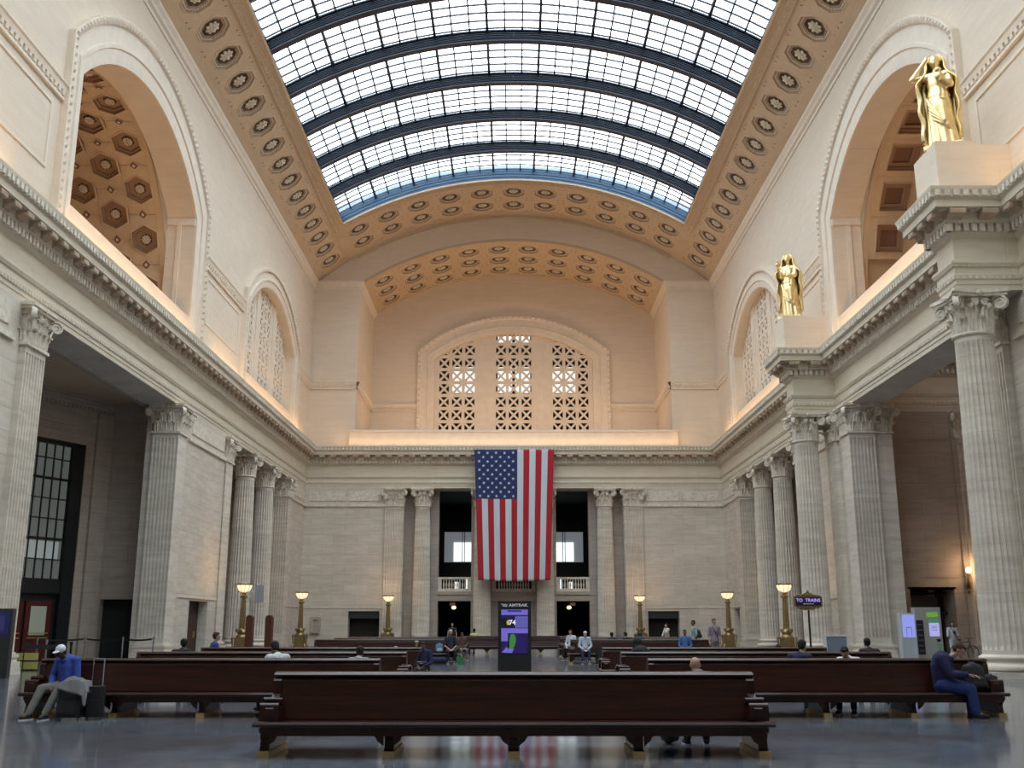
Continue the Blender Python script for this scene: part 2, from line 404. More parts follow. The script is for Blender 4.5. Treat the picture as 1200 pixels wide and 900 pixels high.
# ---- far end wall ---------------------------------------------------------------------------
NX = 13.25; YB = 93.0                      # upper niche half width and its back wall
b = MB()
to = lambda p: (p[0], YE, p[1])
nr = dict(yc=0, hw=NX, sill=17.35, spring=30.1, apex=34.15)
arc_top = [(VR*math.sin(t), VC+VR*math.cos(t)) for t in [TW-2*TW*k/40 for k in range(41)]]
outer = [(-W, Z_TOP-.1), (W, Z_TOP-.1)] + arc_top
b.poly_holes([outer, arch(**nr)[::-1]], to)
we = st('wall_back', b, 'upper', label='far end wall of the hall behind the flag')
b = MB()
for x0, x1 in ((-NX, -NX), (NX, NX)): b.ring([(x0, YE, 17.3), (x0, YB, 17.3), (x0, YB, 30.2), (x0, YE, 30.2)])
b.poly_holes([[(-NX, 16), (NX, 16), (NX, 34.5), (-NX, 34.5)], arch(**END)[::-1]], lambda p: (p[0], YB, p[1]))
p = arch(**END); b.grid([[(q[0], YB+d, q[1]) for q in p] for d in (0, .7)])
b.ring([(-NX, YE, 17.2), (NX, YE, 17.2), (NX, YB+.7, 17.2), (-NX, YB+.7, 17.2)])
obj('upper_niche', b, 'upper', we)
ple = lambda u, z, d: (u, YB-d, z)
archivolt(we, END, ENDO, ple, nb=71)
b = MB(); dent_string(b, ple, -NX, -9.0, 20.95); dent_string(b, ple, 9.0, NX, 20.95)
dent_string(b, lambda u, z, d: (u, YE-d, z), -W, -NX, 20.95); dent_string(b, lambda u, z, d: (u, YE-d, z), NX, W, 20.95)
dent_string(b, lambda u, z, d: (-NX+d, u, z), YE, YB, 20.95); dent_string(b, lambda u, z, d: (NX-d, u, z), YE, YB, 20.95)
obj('string_course', b, 'cream', we)
# parapet below the niche
b = MB(); b.box(-NX-.4, NX+.4, YE-.35, YE+.05, Z_TOP-.05, 17.25); b.box(-NX-.4, NX+.4, YE-.42, YE+.1, 17.25, 17.42)
obj('parapet', b, 'cream', we)
b = MB()   # crown moulding round the top of the end piers and niche
def crown(b, path, z0=29.75, s=1.0, closed=False):
    prof = [(0, 0), (.06*s, 0), (.08*s, .18*s), (.2*s, .26*s), (.24*s, .42*s), (.36*s, .58*s), (.38*s, .72*s), (0, .72*s)]
    sweep(b, [(d, z0+z) for d, z in prof], path)
def offset_path(path, d):
    """path: XY points, positive d to the left of travel, mitred"""
    out = []; n = len(path)
    for i, p in enumerate(path):
        p = Vector(p); 
        ds = []
        if i > 0: ds.append((p-Vector(path[i-1])).normalized())
        if i < n-1: ds.append((Vector(path[i+1])-p).normalized())
        ns = [Vector((-q.y, q.x)) for q in ds]
        if len(ns) == 1: out.append(p+ns[0]*d)
        else:
            m = (ns[0]+ns[1]); k = m.length_squared/2
            out.append(p + m*(d/max(k, .2)))
    return out
def sweep(b, prof, path, mi=0):
    b.grid([[(q.x, q.y, z) for q in offset_path(path, d)] for d, z in prof], mi)
crown(b, [(W, YN), (W, YE), (NX, YE), (NX, YB)]); crown(b, [(-NX, YB), (-NX, YE), (-W, YE), (-W, YN)])
obj('crown_moulding', b, 'cream', we)

# lower end wall
EC = (-9.75, 9.75); ECOL = (-7.5, -2.57, 2.57, 7.5)
b = MB()
BO = [(-13.26, -10.75, 2.72), (10.75, 13.26, 2.72)]
segs = [(-W, -13.26, 0, Z_AR), (-13.26, -10.75, 2.72, Z_AR), (-10.75, -9.0, 0, Z_AR), (9.0, 10.75, 0, Z_AR), (10.75, 13.26, 2.72, Z_AR), (13.26, W, 0, Z_AR)]
for x0, x1, z0, z1 in segs: b.box(x0, x1, YE, YE+1.4, z0, z1)
b.box(-9.0, 9.0, YE+.03, YE+2.2, Z_AR, Z_TOP-.2)
obj('lower_wall', b, 'stone', we)
b = MB()
for s in (-1, 1):
    x0, x1 = sorted((s*17.1, s*10.5))
    b.box(x0, x1, YE-.12, YE, 11.08, 11.24); b.box(x0, x1, YE-.07, YE, 11.24, 11.3)
    b.box(x0, x1, YE-.05, YE, 2.95, 3.03)
    for a, c in ((s*16.8, s*13.9), (s*13.5, s*10.9)):
        a, c = sorted((a, c)); b.box(a, c, YE-.05, YE, 11.55, 12.35)
obj('belt_moulding', b, 'orn', we)
# balcony wall between the columns: piers, lower doors, balustrade
b = MB(); D = YE+1.3
opens = [(-6.2, -3.5), (3.5, 6.2)]
for x0, x1 in ((-9.0, -6.2), (6.2, 9.0)): b.box(x0, x1, D, D+1.0, 0, Z_AR)
for x0, x1 in ((-3.5, -1.75), (1.75, 3.5)): b.box(x0, x1, D, D+1.0, 0, Z_AR)
for x0, x1 in opens+[(-1.75, 1.75)]:
    b.box(x0, x1, D, D+.8, 3.55, 4.25)
b.box(-1.75, 1.75, D+.5, D+.8, 0, 3.55)
for x0, x1 in opens+[(-1.75, 1.75)]: b.box(x0, x1, D-.1, D+.1, 4.05, 4.3)
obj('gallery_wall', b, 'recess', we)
# dark rooms behind the far wall
b = MB()
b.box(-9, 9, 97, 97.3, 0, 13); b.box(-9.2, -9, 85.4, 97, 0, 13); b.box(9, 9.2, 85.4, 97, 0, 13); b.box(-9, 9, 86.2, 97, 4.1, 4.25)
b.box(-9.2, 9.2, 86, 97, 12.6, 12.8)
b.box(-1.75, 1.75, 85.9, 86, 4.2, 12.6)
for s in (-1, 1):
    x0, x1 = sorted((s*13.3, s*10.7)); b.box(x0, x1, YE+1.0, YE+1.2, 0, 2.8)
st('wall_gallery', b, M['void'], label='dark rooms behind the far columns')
for i, s in enumerate((-1, 1)):    # shutters of the two ticket openings
    x0, x1 = sorted((s*13.22, s*10.79)); b = MB(); b.box(x0, x1, YE+.25, YE+.3, 2.15, 2.72); 
    for k in range(6): b.box(x0, x1, YE+.22, YE+.26, 2.18+k*.09, 2.22+k*.09)
    o = obj('roller_shutter', b, plain('slate_shutter', (.04, .05, .06), .5)); tag(o, 'grey roller shutter half rolled down in the dark opening, %s of the flag' % ('left' if s < 0 else 'right'), 'shutter')
def balustrade(x0, x1, lab):
    t = thing('balustrade', lab, 'balustrade', ((x0+x1)/2, D+.1, 4.3))
    w2 = (x1-x0)/2
    b = MB(); b.box(-w2, w2, -.13, .13, 0, .22); obj('plinth', b, 'orn', t)
    b = MB(); b.box(-w2, w2, -.16, .16, 1.0, 1.16); obj('hand_rail', b, 'orn', t)
    for s in (-1, 1):
        b = MB(); b.box(min(s*w2, s*(w2-.3)), max(s*w2, s*(w2-.3)), -.12, .12, .22, 1.0); obj('end_pier', b, 'orn', t)
    b = MB(); b.lathe([(.07, 0), (.07, .06), (.045, .1), (.085, .26), (.08, .34), (.04, .55), (.055, .68), (.07, .72), (.07, .78)], 10)
    me = mats(b.mesh('baluster'), 'orn'); auto_smooth(me)
    n = int((2*w2-.7)/.22)
    for k in range(n): link('baluster', me, t, ((k-(n-1)/2)*.22, 0, .22))
balustrade(-6.2, -3.5, 'stone balustrade in the upper opening left of the flag')
balustrade(3.5, 6.2, 'stone balustrade in the upper opening right of the flag')
balustrade(-1.75, 1.75, 'stone balustrade mostly hidden behind the hem of the flag')
for i, s in enumerate((-1, 1)):   # daylit gallery windows
    b = MB(); b.box(min(s*6.45, s*3.2), max(s*6.45, s*3.2), 95.9, 96, 7.3, 10.1)
    wn = st('window_%d' % (i+1), b, 'daydim', label='far gallery window seen %s of the flag' % ('left' if s < 0 else 'right'))
    b = MB(); b.box(min(s*5.55, s*3.2), max(s*5.55, s*3.2), 95.8, 95.88, 7.35, 9.1); obj('bright_pane', b, 'daypane', wn)
    b = MB()
    for x in (4.55, 4.75, 6.45, 3.2): b.box(s*x-.03, s*x+.03, 95.7, 95.8, 7.2, 10.1)
    b.box(min(s*6.5, s*3.2), max(s*6.5, s*3.2), 95.7, 95.8, 10.05, 10.15); obj('window_frame', b, 'black', wn)
    for x in (5.25, 4.2):
        b = MB(); b.box(s*x-.17, s*x+.17, 95.8, 95.88, 4.6, 5.5 if x == 5.25 else 5.9); obj('bright_pane', b, 'daypane', wn)

# ---- entablature -----------------------------------------------------------------------------
ENT = [(0, Z_AR), (0, 12.8), (.03, 12.8), (.03, 12.95), (.06, 12.97), (.10, 13.12), (.06, 13.16), (.06, 13.38), (.12, 13.42), (.17, 13.52), (.17, 13.6), (0, 13.62),
       (0, 14.44), (.06, 14.48), (.12, 14.56), (.14, 14.60), (.14, 14.88), (.30, 14.9), (.34, 14.98), (.36, 15.02), (.36, 15.26), (.80, 15.28), (.80, 15.52),
       (.83, 15.56), (.88, 15.60), (.90, 15.72), (.96, 15.84), (.98, 15.95), (-.5, 15.96)]
def entab(parent_name, path, label, kind_parent=None, cats=True, extra=True):
    b = MB(); sweep(b, ENT, path)
    if kind_parent is None: o = st(parent_name, b, 'entab', label=label)
    else: o = obj(parent_name, b, 'entab', kind_parent)
    def along(step, d, fn, name, mat, tight=0):
        mb = MB(); P = [Vector(p) for p in path]
        for i in range(len(P)-1):
            a, c = P[i], P[i+1]; dr = (c-a).normalized(); nr_ = Vector((-dr.y, dr.x)); L = (c-a).length
            # mitre ends: extend at convex corners, shorten at concave
            e0 = e1 = 0
            if i > 0:
                pd = (P[i]-P[i-1]).normalized(); cr_ = pd.x*dr.y-pd.y*dr.x; e0 = -d*(1 if cr_ > 0 else -1)*-1 if False else (d if cr_ < 0 else -d)
            if i < len(P)-2:
                nd = (P[i+2]-P[i+1]).normalized(); cr_ = dr.x*nd.y-dr.y*nd.x; e1 = (d if cr_ < 0 else -d)
            s0, s1 = -e0, L+e1; n = max(1, round((s1-s0)/step))
            for k in range(n):
                s = s0+(k+.5)*(s1-s0)/n
                if a.y+dr.y*s > 30 or abs(dr.x) > .5 and a.y > 30 or a.y+dr.y*s > 26: fn(mb, a+dr*s, dr, nr_, (s1-s0)/n)
        return obj(name, mb, mat, o)
    def bx(mb, p, dr, nn, u, d0, d1, z0, z1, z1b=None):
        k = len(mb.v)
        for z, dd in ((z0, 0), (z1, 0)):
            for su, q in ((-u, d0), (u, d0), (u, d1), (-u, d1)):
                v = p+dr*su+nn*q; mb.v.append((v.x, v.y, z))
        for f in ((0,3,2,1),(4,5,6,7),(0,1,5,4),(1,2,6,5),(2,3,7,6),(3,0,4,7)): mb.face([k+i for i in f])
    along(.27, .3, lambda mb, p, dr, nn, w_: bx(mb, p, dr, nn, w_*.31, .12, .31, 14.61, 14.88), 'dentil_band', 'orn')
    if extra:
        def mod(mb, p, dr, nn, w_):    # scrolled bracket: side profile extruded along the wall
            pr = [(.34, 15.27), (.34, 14.98), (.42, 14.98), (.50, 15.06), (.60, 15.12), (.68, 15.10), (.72, 15.04), (.78, 15.08), (.79, 15.18), (.76, 15.27)]
            u = w_*.24; k = len(mb.v); n = len(pr)
            for su in (-u, u):
                for d, z in pr: v = p+dr*su+nn*d; mb.v.append((v.x, v.y, z))
            for i in range(n): mb.face((k+i, k+(i+1) % n, k+n+(i+1) % n, k+n+i))
            mb.face([k+i for i in range(n)]); mb.face([k+n+i for i in range(n)][::-1])
            # small coffer flower between brackets
            c = p+dr*(w_*.5)+nn*.57; q = len(mb.v); mb.v += [(c.x+dr.x*a*.13+nn.x*e*.13, c.y+dr.y*a*.13+nn.y*e*.13, 15.26) for a, e in ((-1,-1),(1,-1),(1,1),(-1,1))]+[(c.x, c.y, 15.16)]
            for a, e in ((0,1),(1,2),(2,3),(3,0)): mb.face((q+a, q+e, q+4))
        along(.93, .6, mod, 'modillion_row', M['modil'])
        def bead(mb, p, dr, nn, w_): bx(mb, p, dr, nn, w_*.3, .86, .955, 15.62, 15.86)
        along(.30, .9, bead, 'leaf_moulding', 'orn')
        def bead2(mb, p, dr, nn, w_): bx(mb, p, dr, nn, w_*.3, .05, .125, 13.41, 13.5); bx(mb, p, dr, nn, w_*.22, .04, .095, 12.98, 13.10)
        along(.22, .1, bead2, 'bead_moulding', 'orn')
    return o
M['modil'] = plain('modillion_stone', (.52, .40, .29), .8, noise_amt=.3, scale=3)
RP = 2.2   # projection of the entablature over the free columns
CY1, CY2 = 33.55, 54.05; HF = .68
entab('trim_left', [(-W, YE), (-W, YN)][::1], 'entablature and bracketed cornice along the left wall')
entab('trim_back', [(W, YE), (-W, YE)], 'entablature and bracketed cornice across the far end')
pr_ = [(W, YN)]
for c in (13.0, CY1, CY2): pr_ += [(W, c-HF), (W-RP, c-HF), (W-RP, c+HF), (W, c+HF)]
entab('trim_right', pr_+[(W, YE)], 'entablature and bracketed cornice along the right wall, stepping forward over the columns')
b = MB()
for c in (13.0, CY1, CY2): b.box(W-RP+.002, W+.1, c-HF+.002, c+HF-.002, Z_AR+.01, Z_TOP-.02)
obj('ressaut_soffit', b, 'entab', bpy.data.objects['trim_right'])

# ---- ceiling ----------------------------------------------------------------------------------
b = MB()
def arcp(t, y, r=VR): return (r*math.sin(t), y, VC+r*math.cos(t))
CT = 2.65/VR                                  # angle of one coffer tile
tm = (TH+TW)/2 + .002; t0, t1 = tm-CT/2, tm+CT/2
YC0 = YE-1.02-2.65*17                          # start of modelled coffers
for s in (-1, 1):
    def strip(ta, tb, ya, yb, n=4): b.grid([[arcp(s*(ta+(tb-ta)*k/n), y) for y in (ya, yb)] for k in range(n+1)])
    strip(t1, TW+.004, YN, YE); strip(TH, t0, YN, YE); strip(t0, t1, YN, YC0)
    strip(t0, t1, YC0+2.65*17, YE)
ne = 11; te = CT*ne/2
b.grid([[arcp(-TH+2*TH*k/30, y) for y in (YE-1.02, YE)] for k in range(31)])
b.grid([[arcp(-TH+2*TH*k/30, y) for y in (SKY_END, YE-1.02-5.3)] for k in range(31)])
for s in (-1, 1): b.grid([[arcp(s*(te+(TH-te)*k/3), y) for y in (YE-1.02-5.3, YE-1.02)] for k in range(4)])
# unseen backing shell above the plaster, added to stop light leaks
for s in (-1, 1): b.grid([[arcp(s*(TH+.004+(TW+.03-TH)*k/4), y, VR+.75) for y in (YN, YE+.7)] for k in range(5)])
b.grid([[arcp(-TH+2*TH*k/30, y, VR+.75) for y in (SKY_END+.1, YE+.7)] for k in range(31)])
# unseen plate above the end wall and side cheeks, added against sky leaks
b.poly_holes([[(VR*math.sin(t)*1.026, VC+(VR+.7)*math.cos(t)) for t in [-TW-.02+2*(TW+.02)*k/40 for k in range(41)]]+[(18.4, 38.5), (-18.4, 38.5)]], lambda p: (p[0], YE+.66, p[1]))
for s in (-1, 1): b.ring([(s*18.0, YE+.6, 29), (s*18.0, 114.6, 29), (s*18.0, 114.6, 38.2), (s*18.0, YE+.6, 38.2)])
# skylight well sides
for s in (-1, 1): b.grid([[arcp(s*TH, y, r) for y in (YN, SKY_END)] for r in (VR, VR+1.1)])
ceil = st('ceiling', b, 'vault', label='tan plaster vault with a coffered border around the skylight')
# ornament bands: edge moulding and leaf border beside the skylight
b = MB()
def rib_profile(b, t_c, pts, ya, yb): b.grid([[arcp(t_c+a/VR, y, VR-d) for y in (ya, yb)] for a, d in pts])
for s in (-1, 1):
    rib_profile(b, s*(TH+.0), [(s*a, d) for a, d in ((-.02, -.02), (-.02, .10), (.10, .12), (.14, .05), (.16, 0))], YN, SKY_END)
    rib_profile(b, s*(TH+.024), [(s*a, d) for a, d in ((-.2, 0), (-.18, .07), (-.14, .07), (-.12, .02), (.12, .02), (.14, .07), (.18, .07), (.2, 0))], YN, SKY_END+1.0)
    for k in range(int((SKY_END-30)/.36)):
        y = 30+k*.36; t = s*(TH+.024); c = Vector(arcp(t, y+.18, VR-.03)); nn = Vector((math.sin(t), 0, math.cos(t))); tt = Vector((math.cos(t), 0, -math.sin(t)))
        q = len(b.v); b.v += [tuple(c+tt*a*.11+Vector((0, e*.14, 0))) for a, e in ((-1,0),(0,-1),(1,0),(0,1))]+[tuple(c-nn*.08)]
        for a, e in ((0,1),(1,2),(2,3),(3,0)): b.face((q+a, q+e, q+4))
for ya, pts in ((SKY_END, ((-.02, -.02), (-.02, .10), (.12, .12), (.16, .0))), (SKY_END+.62, ((-.2, 0), (-.18, .07), (-.14, .07), (-.12, .02), (.12, .02), (.14, .07), (.18, .07), (.2, 0))), (YE-.5, ((-.1, 0), (-.06, .08), (.06, .08), (.1, 0))), (YE-.06, ((-.12, 0), (-.1, .2), (.05, .25)))):
    b.grid([[arcp(-TH+2*TH*k/40, ya+a, VR-d) for k in range(41)] for a, d in pts])
for k in range(80):
    t = -TH+2*TH*(k+.5)/80; y = SKY_END+.62; c = Vector(arcp(t, y, VR-.03)); nn = Vector((math.sin(t), 0, math.cos(t))); tt = Vector((math.cos(t), 0, -math.sin(t)))
    q = len(b.v); b.v += [tuple(c+tt*a*.14+Vector((0, e*.11, 0))) for a, e in ((-1,0),(0,-1),(1,0),(0,1))]+[tuple(c-nn*.08)]
    for a, e in ((0,1),(1,2),(2,3),(3,0)): b.face((q+a, q+e, q+4))
obj('border_moulding', b, M['rosette'] if False else M['coffer'], ceil)
# coffer tile: flat plate with an octagonal stepped recess, z is up into the vault
def ngon(r, z, n, ph): return [(r*math.cos(ph+2*PI*k/n), r*math.sin(ph+2*PI*k/n), z) for k in range(n)]
def coffer_mesh(n=8, half=1.325, r0=1.02, r1=.62, ph=PI/8, name='coffer', hexa=False):
    b = MB()
    if half:
        outer = [(-half, -half), (half, -half), (half, half), (-half, half)]
        hole = [(p[0], p[1]) for p in ngon(r0, 0, n, ph)][::-1]
        b.poly_holes([outer, hole], lambda p: (p[0], p[1], 0), 0)
    seq = [(r0, 0, 0), (r0-.03, -.04, 0), (r0-.09, -.04, 0), (r0-.11, .03, 1), (r1+.08, .13, 1), (r1+.06, .10, 1), (r1, .10, 1), (r1-.01, .30, 2), (0.001, .32, 2)]
    rows = [ngon(r, z, n, ph) for r, z, m in seq]
    for i in range(len(rows)-1): b.grid([rows[i], rows[i+1]], seq[i+1][2], closed_v=True)
    # beads round the sloped border
    for k in range(n*5):
        e = k // 5; f = (k % 5+.5)/5; rr = (r0+r1)/2-.0
        p, q = Vector(rows[3][e]), Vector(rows[3][(e+1) % n]); p2, q2 = Vector(rows[4][e]), Vector(rows[4][(e+1) % n])
        c = p.lerp(q, f).lerp(p2.lerp(q2, f), .5); i0 = len(b.v); s = .055
        b.v += [tuple(c+Vector(v)) for v in ((s,0,0),(0,s,0),(-s,0,0),(0,-s,0),(0,0,-.07))]
        for a, g in ((0,1),(1,2),(2,3),(3,0)): b.face((i0+a, i0+g, i0+4), 3)
    if half:  # small flat corner triangles, the shade of a sinking put into dark colour
        for a, c in ((1,1),(-1,1),(1,-1),(-1,-1)):
            x, y = a*half*.86, c*half*.86; i0 = len(b.v)
            b.v += [(x, y, -.004), (x-a*.16, y, -.004), (x, y-c*.16, -.004)]; b.face((i0, i0+1, i0+2), 2)
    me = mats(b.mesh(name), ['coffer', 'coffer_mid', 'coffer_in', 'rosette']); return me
def rosette_mesh(r=.40, n=8, z=.12):
    b = MB()
    for k in range(n):
        a = 2*PI*k/n; rot = Matrix.Rotation(a, 3, 'Z')
        b.ell(rot @ Vector((r*.68, 0, z)), (r*.36, r*.25, .07), 8, 6, rot=rot)
        rot2 = Matrix.Rotation(a+PI/n, 3, 'Z'); b.ell(rot2 @ Vector((r*.36, 0, z-.06)), (r*.22, r*.13, .06), 6, 4, rot=rot2)
    b.ell((0, 0, z-.1), (r*.17, r*.17, .08), 8, 6)
    b.lathe([(r*.5, 0), (r*.3, .14), (.05, .2)], 10, (0, 0, z), caps=False)
    me = mats(b.mesh('rosette'), 'rosette'); auto_smooth(me, 60); return me
CM = coffer_mesh(); RM = rosette_mesh()
def coffer(parent, loc, rot, sc=1, cm=CM, rm=RM):
    c = link('coffer', cm, parent, loc, rot, (sc, sc, 1)); r = link('rosette', rm, c); return c
for s in (-1, 1):
    for k in range(17):
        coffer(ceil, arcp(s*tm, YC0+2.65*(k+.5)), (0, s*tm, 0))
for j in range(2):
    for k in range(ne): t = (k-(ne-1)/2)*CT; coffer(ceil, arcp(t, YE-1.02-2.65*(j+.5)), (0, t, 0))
# niche vault
rise = 34.15-30.1; NR = (NX*NX+rise*rise)/(2*rise); NC = 34.15-NR; NT = math.asin(NX/NR)
b = MB()
nn_ = 11; nt_ = NT*2*NR/nn_/NR
def arcn(t, y, r=NR): return (r*math.sin(t), y, NC+r*math.cos(t))
for ya, yb in ((YE, YE+.55), (YE+.55+7.95, YB)): b.grid([[arcn(-NT+2*NT*k/30, y) for y in (ya, yb)] for k in range(31)])
b.grid([[arcn(-NT+2*NT*k/30, y, NR+.7) for y in (YE, YB+.5)] for k in range(31)])
te2 = 10*2.65/2/NR
for s in (-1, 1): b.grid([[arcn(s*(te2+(NT+.01-te2)*k/4), y) for y in (YE+.5, YB)] for k in range(5)])
b.grid([[arcn(-NT+2*NT*k/30, YE-.1, NR+a) for k in range(31)] for a in (0, .25)]); b.grid([[arcn(-NT+2*NT*k/30, y, NR+.25) for k in range(31)] for y in (YE-.1, YE)])
b.grid([[arcn(-NT+2*NT*k/30, y, NR) for k in range(31)] for y in (YE-.1, YE)])
nv = obj('niche_vault', b, 'vault', ceil)
for j in range(3):
    for k in range(10): t = (k-4.5)*2.65/NR; coffer(ceil, arcn(t, YE+.55+2.65*(j+.5)), (0, t, 0))

# ---- skylight ---------------------------------------------------------------------------------
GR = VR+.85
b = MB(); b.grid([[arcp(-TH*1.02+2*TH*1.02*k/36, y, GR) for y in (YN, SKY_END+.4)] for k in range(37)])
sky = st('window_3', b, 'glass', label='barrel skylight of clear glass panes in a dark steel grid')
def arc_bar(b, y, r0, r1, wd, n=36, mi=0, t=TH*1.0):
    for k in range(n):
        a0, a1 = -t+2*t*k/n, -t+2*t*(k+1)/n
        q = [arcp(a, yy, rr) for a in (a0, a1) for yy, rr in ((y-wd/2, r0), (y+wd/2, r0), (y+wd/2, r1), (y-wd/2, r1))]
        i0 = len(b.v); b.v += q
        for f in ((0,1,5,4),(1,2,6,5),(2,3,7,6),(3,0,4,7)): b.face([i0+i for i in f], mi)
b = MB(); y0 = 26.5+.1
arc_bar(b, 0, VR+.10, GR-.02, .10); arc_bar(b, -.0, VR+.02, VR+.10, .42); arc_bar(b, 0, GR-.10, GR-.02, .3)
for r in (.25, .36, .47, .58): arc_bar(b, -.09, VR+r, VR+r+.035, .06)
for k in range(9):
    t = -TH+2*TH*(k+.5)/9; p = Vector(arcp(t, -.14, VR+.28)); q = Vector(arcp(t, -.14, VR+.60)); b.bar(p, q, .04, .03)
rib = mats(b.mesh('skylight_rib'), 'iron'); 
for k in range(16):
    y = 71.55-5.0*k
    if y > YN: link('steel_rib', rib, sky, (0, y, 0))
b = MB()   # transverse glazing bars
y = SKY_END-.2
while y > 28:
    if min(abs((y-71.55) % 5.0), 5-abs((y-71.55) % 5.0)) > .2: arc_bar(b, y, GR-.09, GR-.01, .09, 30)
    y -= .833
obj('glazing_bars', b, 'iron', sky)
b = MB()   # bars running the length of the vault
for k in range(10):
    t = (k-4.5)*6.85*PI/180
    if abs(t) < TH: b.bar(arcp(t, YN, GR-.09), arcp(t, SKY_END, GR-.09), .16, .18)
    for j in (1, 2):
        u = t+R(6.85*j/3)
        if abs(u) < TH: b.bar(arcp(u, YN, GR-.05), arcp(u, SKY_END, GR-.05), .09, .10)
obj('mullion', b, 'iron', sky)
b = MB(); arc_bar(b, SKY_END+.02, VR+.0, GR+.35, .06, 36)
for r in (.2, .45): arc_bar(b, SKY_END-.03, VR+r, VR+r+.05, .06)
obj('end_frame', b, 'blue_frame', sky)
b = MB()
for s in (-1, 1): b.grid([[arcp(s*(TH-.001), y, r) for y in (YN, SKY_END)] for r in (VR+.02, GR+.1)])
obj('side_frame', b, 'blue_frame', sky)

# ---- pierced stone grilles --------------------------------------------------------------------
def grille(b, place, A, cell, uc, zb, th=.16, half=1.8, pier=1.72, rows=9):
    """three panels of 3 cells with crosses, two solid piers between, all cut to the arch A"""
    def seg(p, q, w_, o=0):
        p, q = Vector(p), Vector(q); d = (q-p).normalized(); n = Vector((-d.y, d.x))*w_/2
        c = [p-n, q-n, q+n, p+n]; k = len(b.v); b.v += [place(v.x, v.y, dd) for dd in (o, th+o) for v in c]
        for g in ((0,1,2,3),(4,5,6,7),(0,1,5,4),(1,2,6,5),(2,3,7,6),(3,0,4,7)): b.face([k+i for i in g])
    rise = A['apex']-A['spring']; Rr = (A['hw']**2+rise**2)/(2*rise); c = A['apex']-Rr
    top = lambda u: c+math.sqrt(max(0, Rr*Rr-(u-A['yc'])**2)) if abs(u-A['yc']) <= A['hw'] else A['spring']
    def slab(u0, u1, z0, z1, d0, d1):
        k = len(b.v); b.v += [place(u, z, dd) for dd in (d0, d1) for u, z in ((u0, z0), (u1, z0), (u1, z1), (u0, z1))]
        for g in ((0,1,2,3),(4,5,6,7),(0,1,5,4),(1,2,6,5),(2,3,7,6),(3,0,4,7)): b.face([k+i for i in g])
    ch = cell*1.04
    for pc in (-(half+pier+half), 0, half+pier+half):
        x0 = uc+pc-1.5*cell; hi = max(top(x0), top(x0+1.5*cell), top(x0+3*cell)); nr = int((hi-zb)/ch)+1; m = .12*cell
        for j in range(4): slab(x0+j*cell-m, x0+j*cell+m, zb, zb+nr*ch, 0, th)
        for k in range(nr+1): slab(x0-m, x0+3*cell+m, zb+k*ch-m, zb+k*ch+m, .004, th+.004)
        for j in range(3):
            for k in range(nr):
                u0, u1, z0, z1 = x0+j*cell, x0+(j+1)*cell, zb+k*ch, zb+(k+1)*ch
                seg((u0, z0), (u1, z1), .15*cell, .008); seg((u0, z1), (u1, z0), .15*cell, .012)
                c_ = (u0+u1)/2; e_ = .11*cell; slab(c_-e_, c_+e_, (z0+z1)/2-e_, (z0+z1)/2+e_, .016, th+.016)
    e = 1.5*cell+.10*cell; zt = A['apex']+.1
    for s_ in (-1, 1):
        a, c2 = e, half+pier+half-e
        slab(min(uc+s_*a, uc+s_*c2), max(uc+s_*a, uc+s_*c2), A['sill']-.4, zt, -.02, th+.03)
        slab(min(uc+s_*(c2+2*e), uc+s_*(A['hw']+.3)), max(uc+s_*(c2+2*e), uc+s_*(A['hw']+.3)), A['sill']-.4, zt, -.02, th+.03)
        x = uc+s_*(a+c2)/2; slab(x-.42, x+.42, 17.4, zt, th+.03, th+.13)
    slab(uc-A['hw'], uc+A['hw'], A['sill']-.4, zb, -.02, th+.035)
b = MB(); grille(b, lambda u, z, d: (u, YB+.62-d, z), END, 1.2, 0, 17.55, th=.22)
g = st('window_4', b, 'cream', label='arched window of pierced stone grilles in the far wall')
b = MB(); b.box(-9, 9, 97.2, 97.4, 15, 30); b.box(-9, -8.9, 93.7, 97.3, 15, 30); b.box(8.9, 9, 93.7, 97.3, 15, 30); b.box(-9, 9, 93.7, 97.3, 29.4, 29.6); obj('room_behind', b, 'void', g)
b = MB()
for x0, x1 in ((-5.95, -3.6), (-1.55, -.15), (.15, 1.6), (3.6, 6.0)): b.box(x0, x1, 97.0, 97.1, 23.6, 26.15)
for x0, x1 in ((-1.55, -.15), (.15, 1.6)): b.box(x0, x1, 97.0, 97.1, 28.5, 29.3)
obj('daylit_pane', b, 'daypane', g)
for i, sx in enumerate((-1, 1)):
    b = MB(); grille(b, lambda u, z, d: (sx*(W+1.05-d), u, z), dict(SML), 1.02, SML['yc'], 17.5, th=.45, half=1.65, pier=1.5)
    g = st('window_%d' % (5+i), b, 'cream', label='tall arched window of pierced stone grilles high in the %s wall' % ('left' if sx < 0 else 'right'))
    b = MB(); x0, x1 = sorted((sx*(W+2.4), sx*(W+2.6))); b.box(x0, x1, 62, 79, 15, 27)
    x0, x1 = sorted((sx*(W+1.1), sx*(W+2.6)))
    b.box(x0, x1, 62, 62.2, 15, 27); b.box(x0, x1, 78.8, 79, 15, 27); b.box(x0, x1, 62, 79, 26.8, 27); obj('room_behind', b, 'darkstone', g)

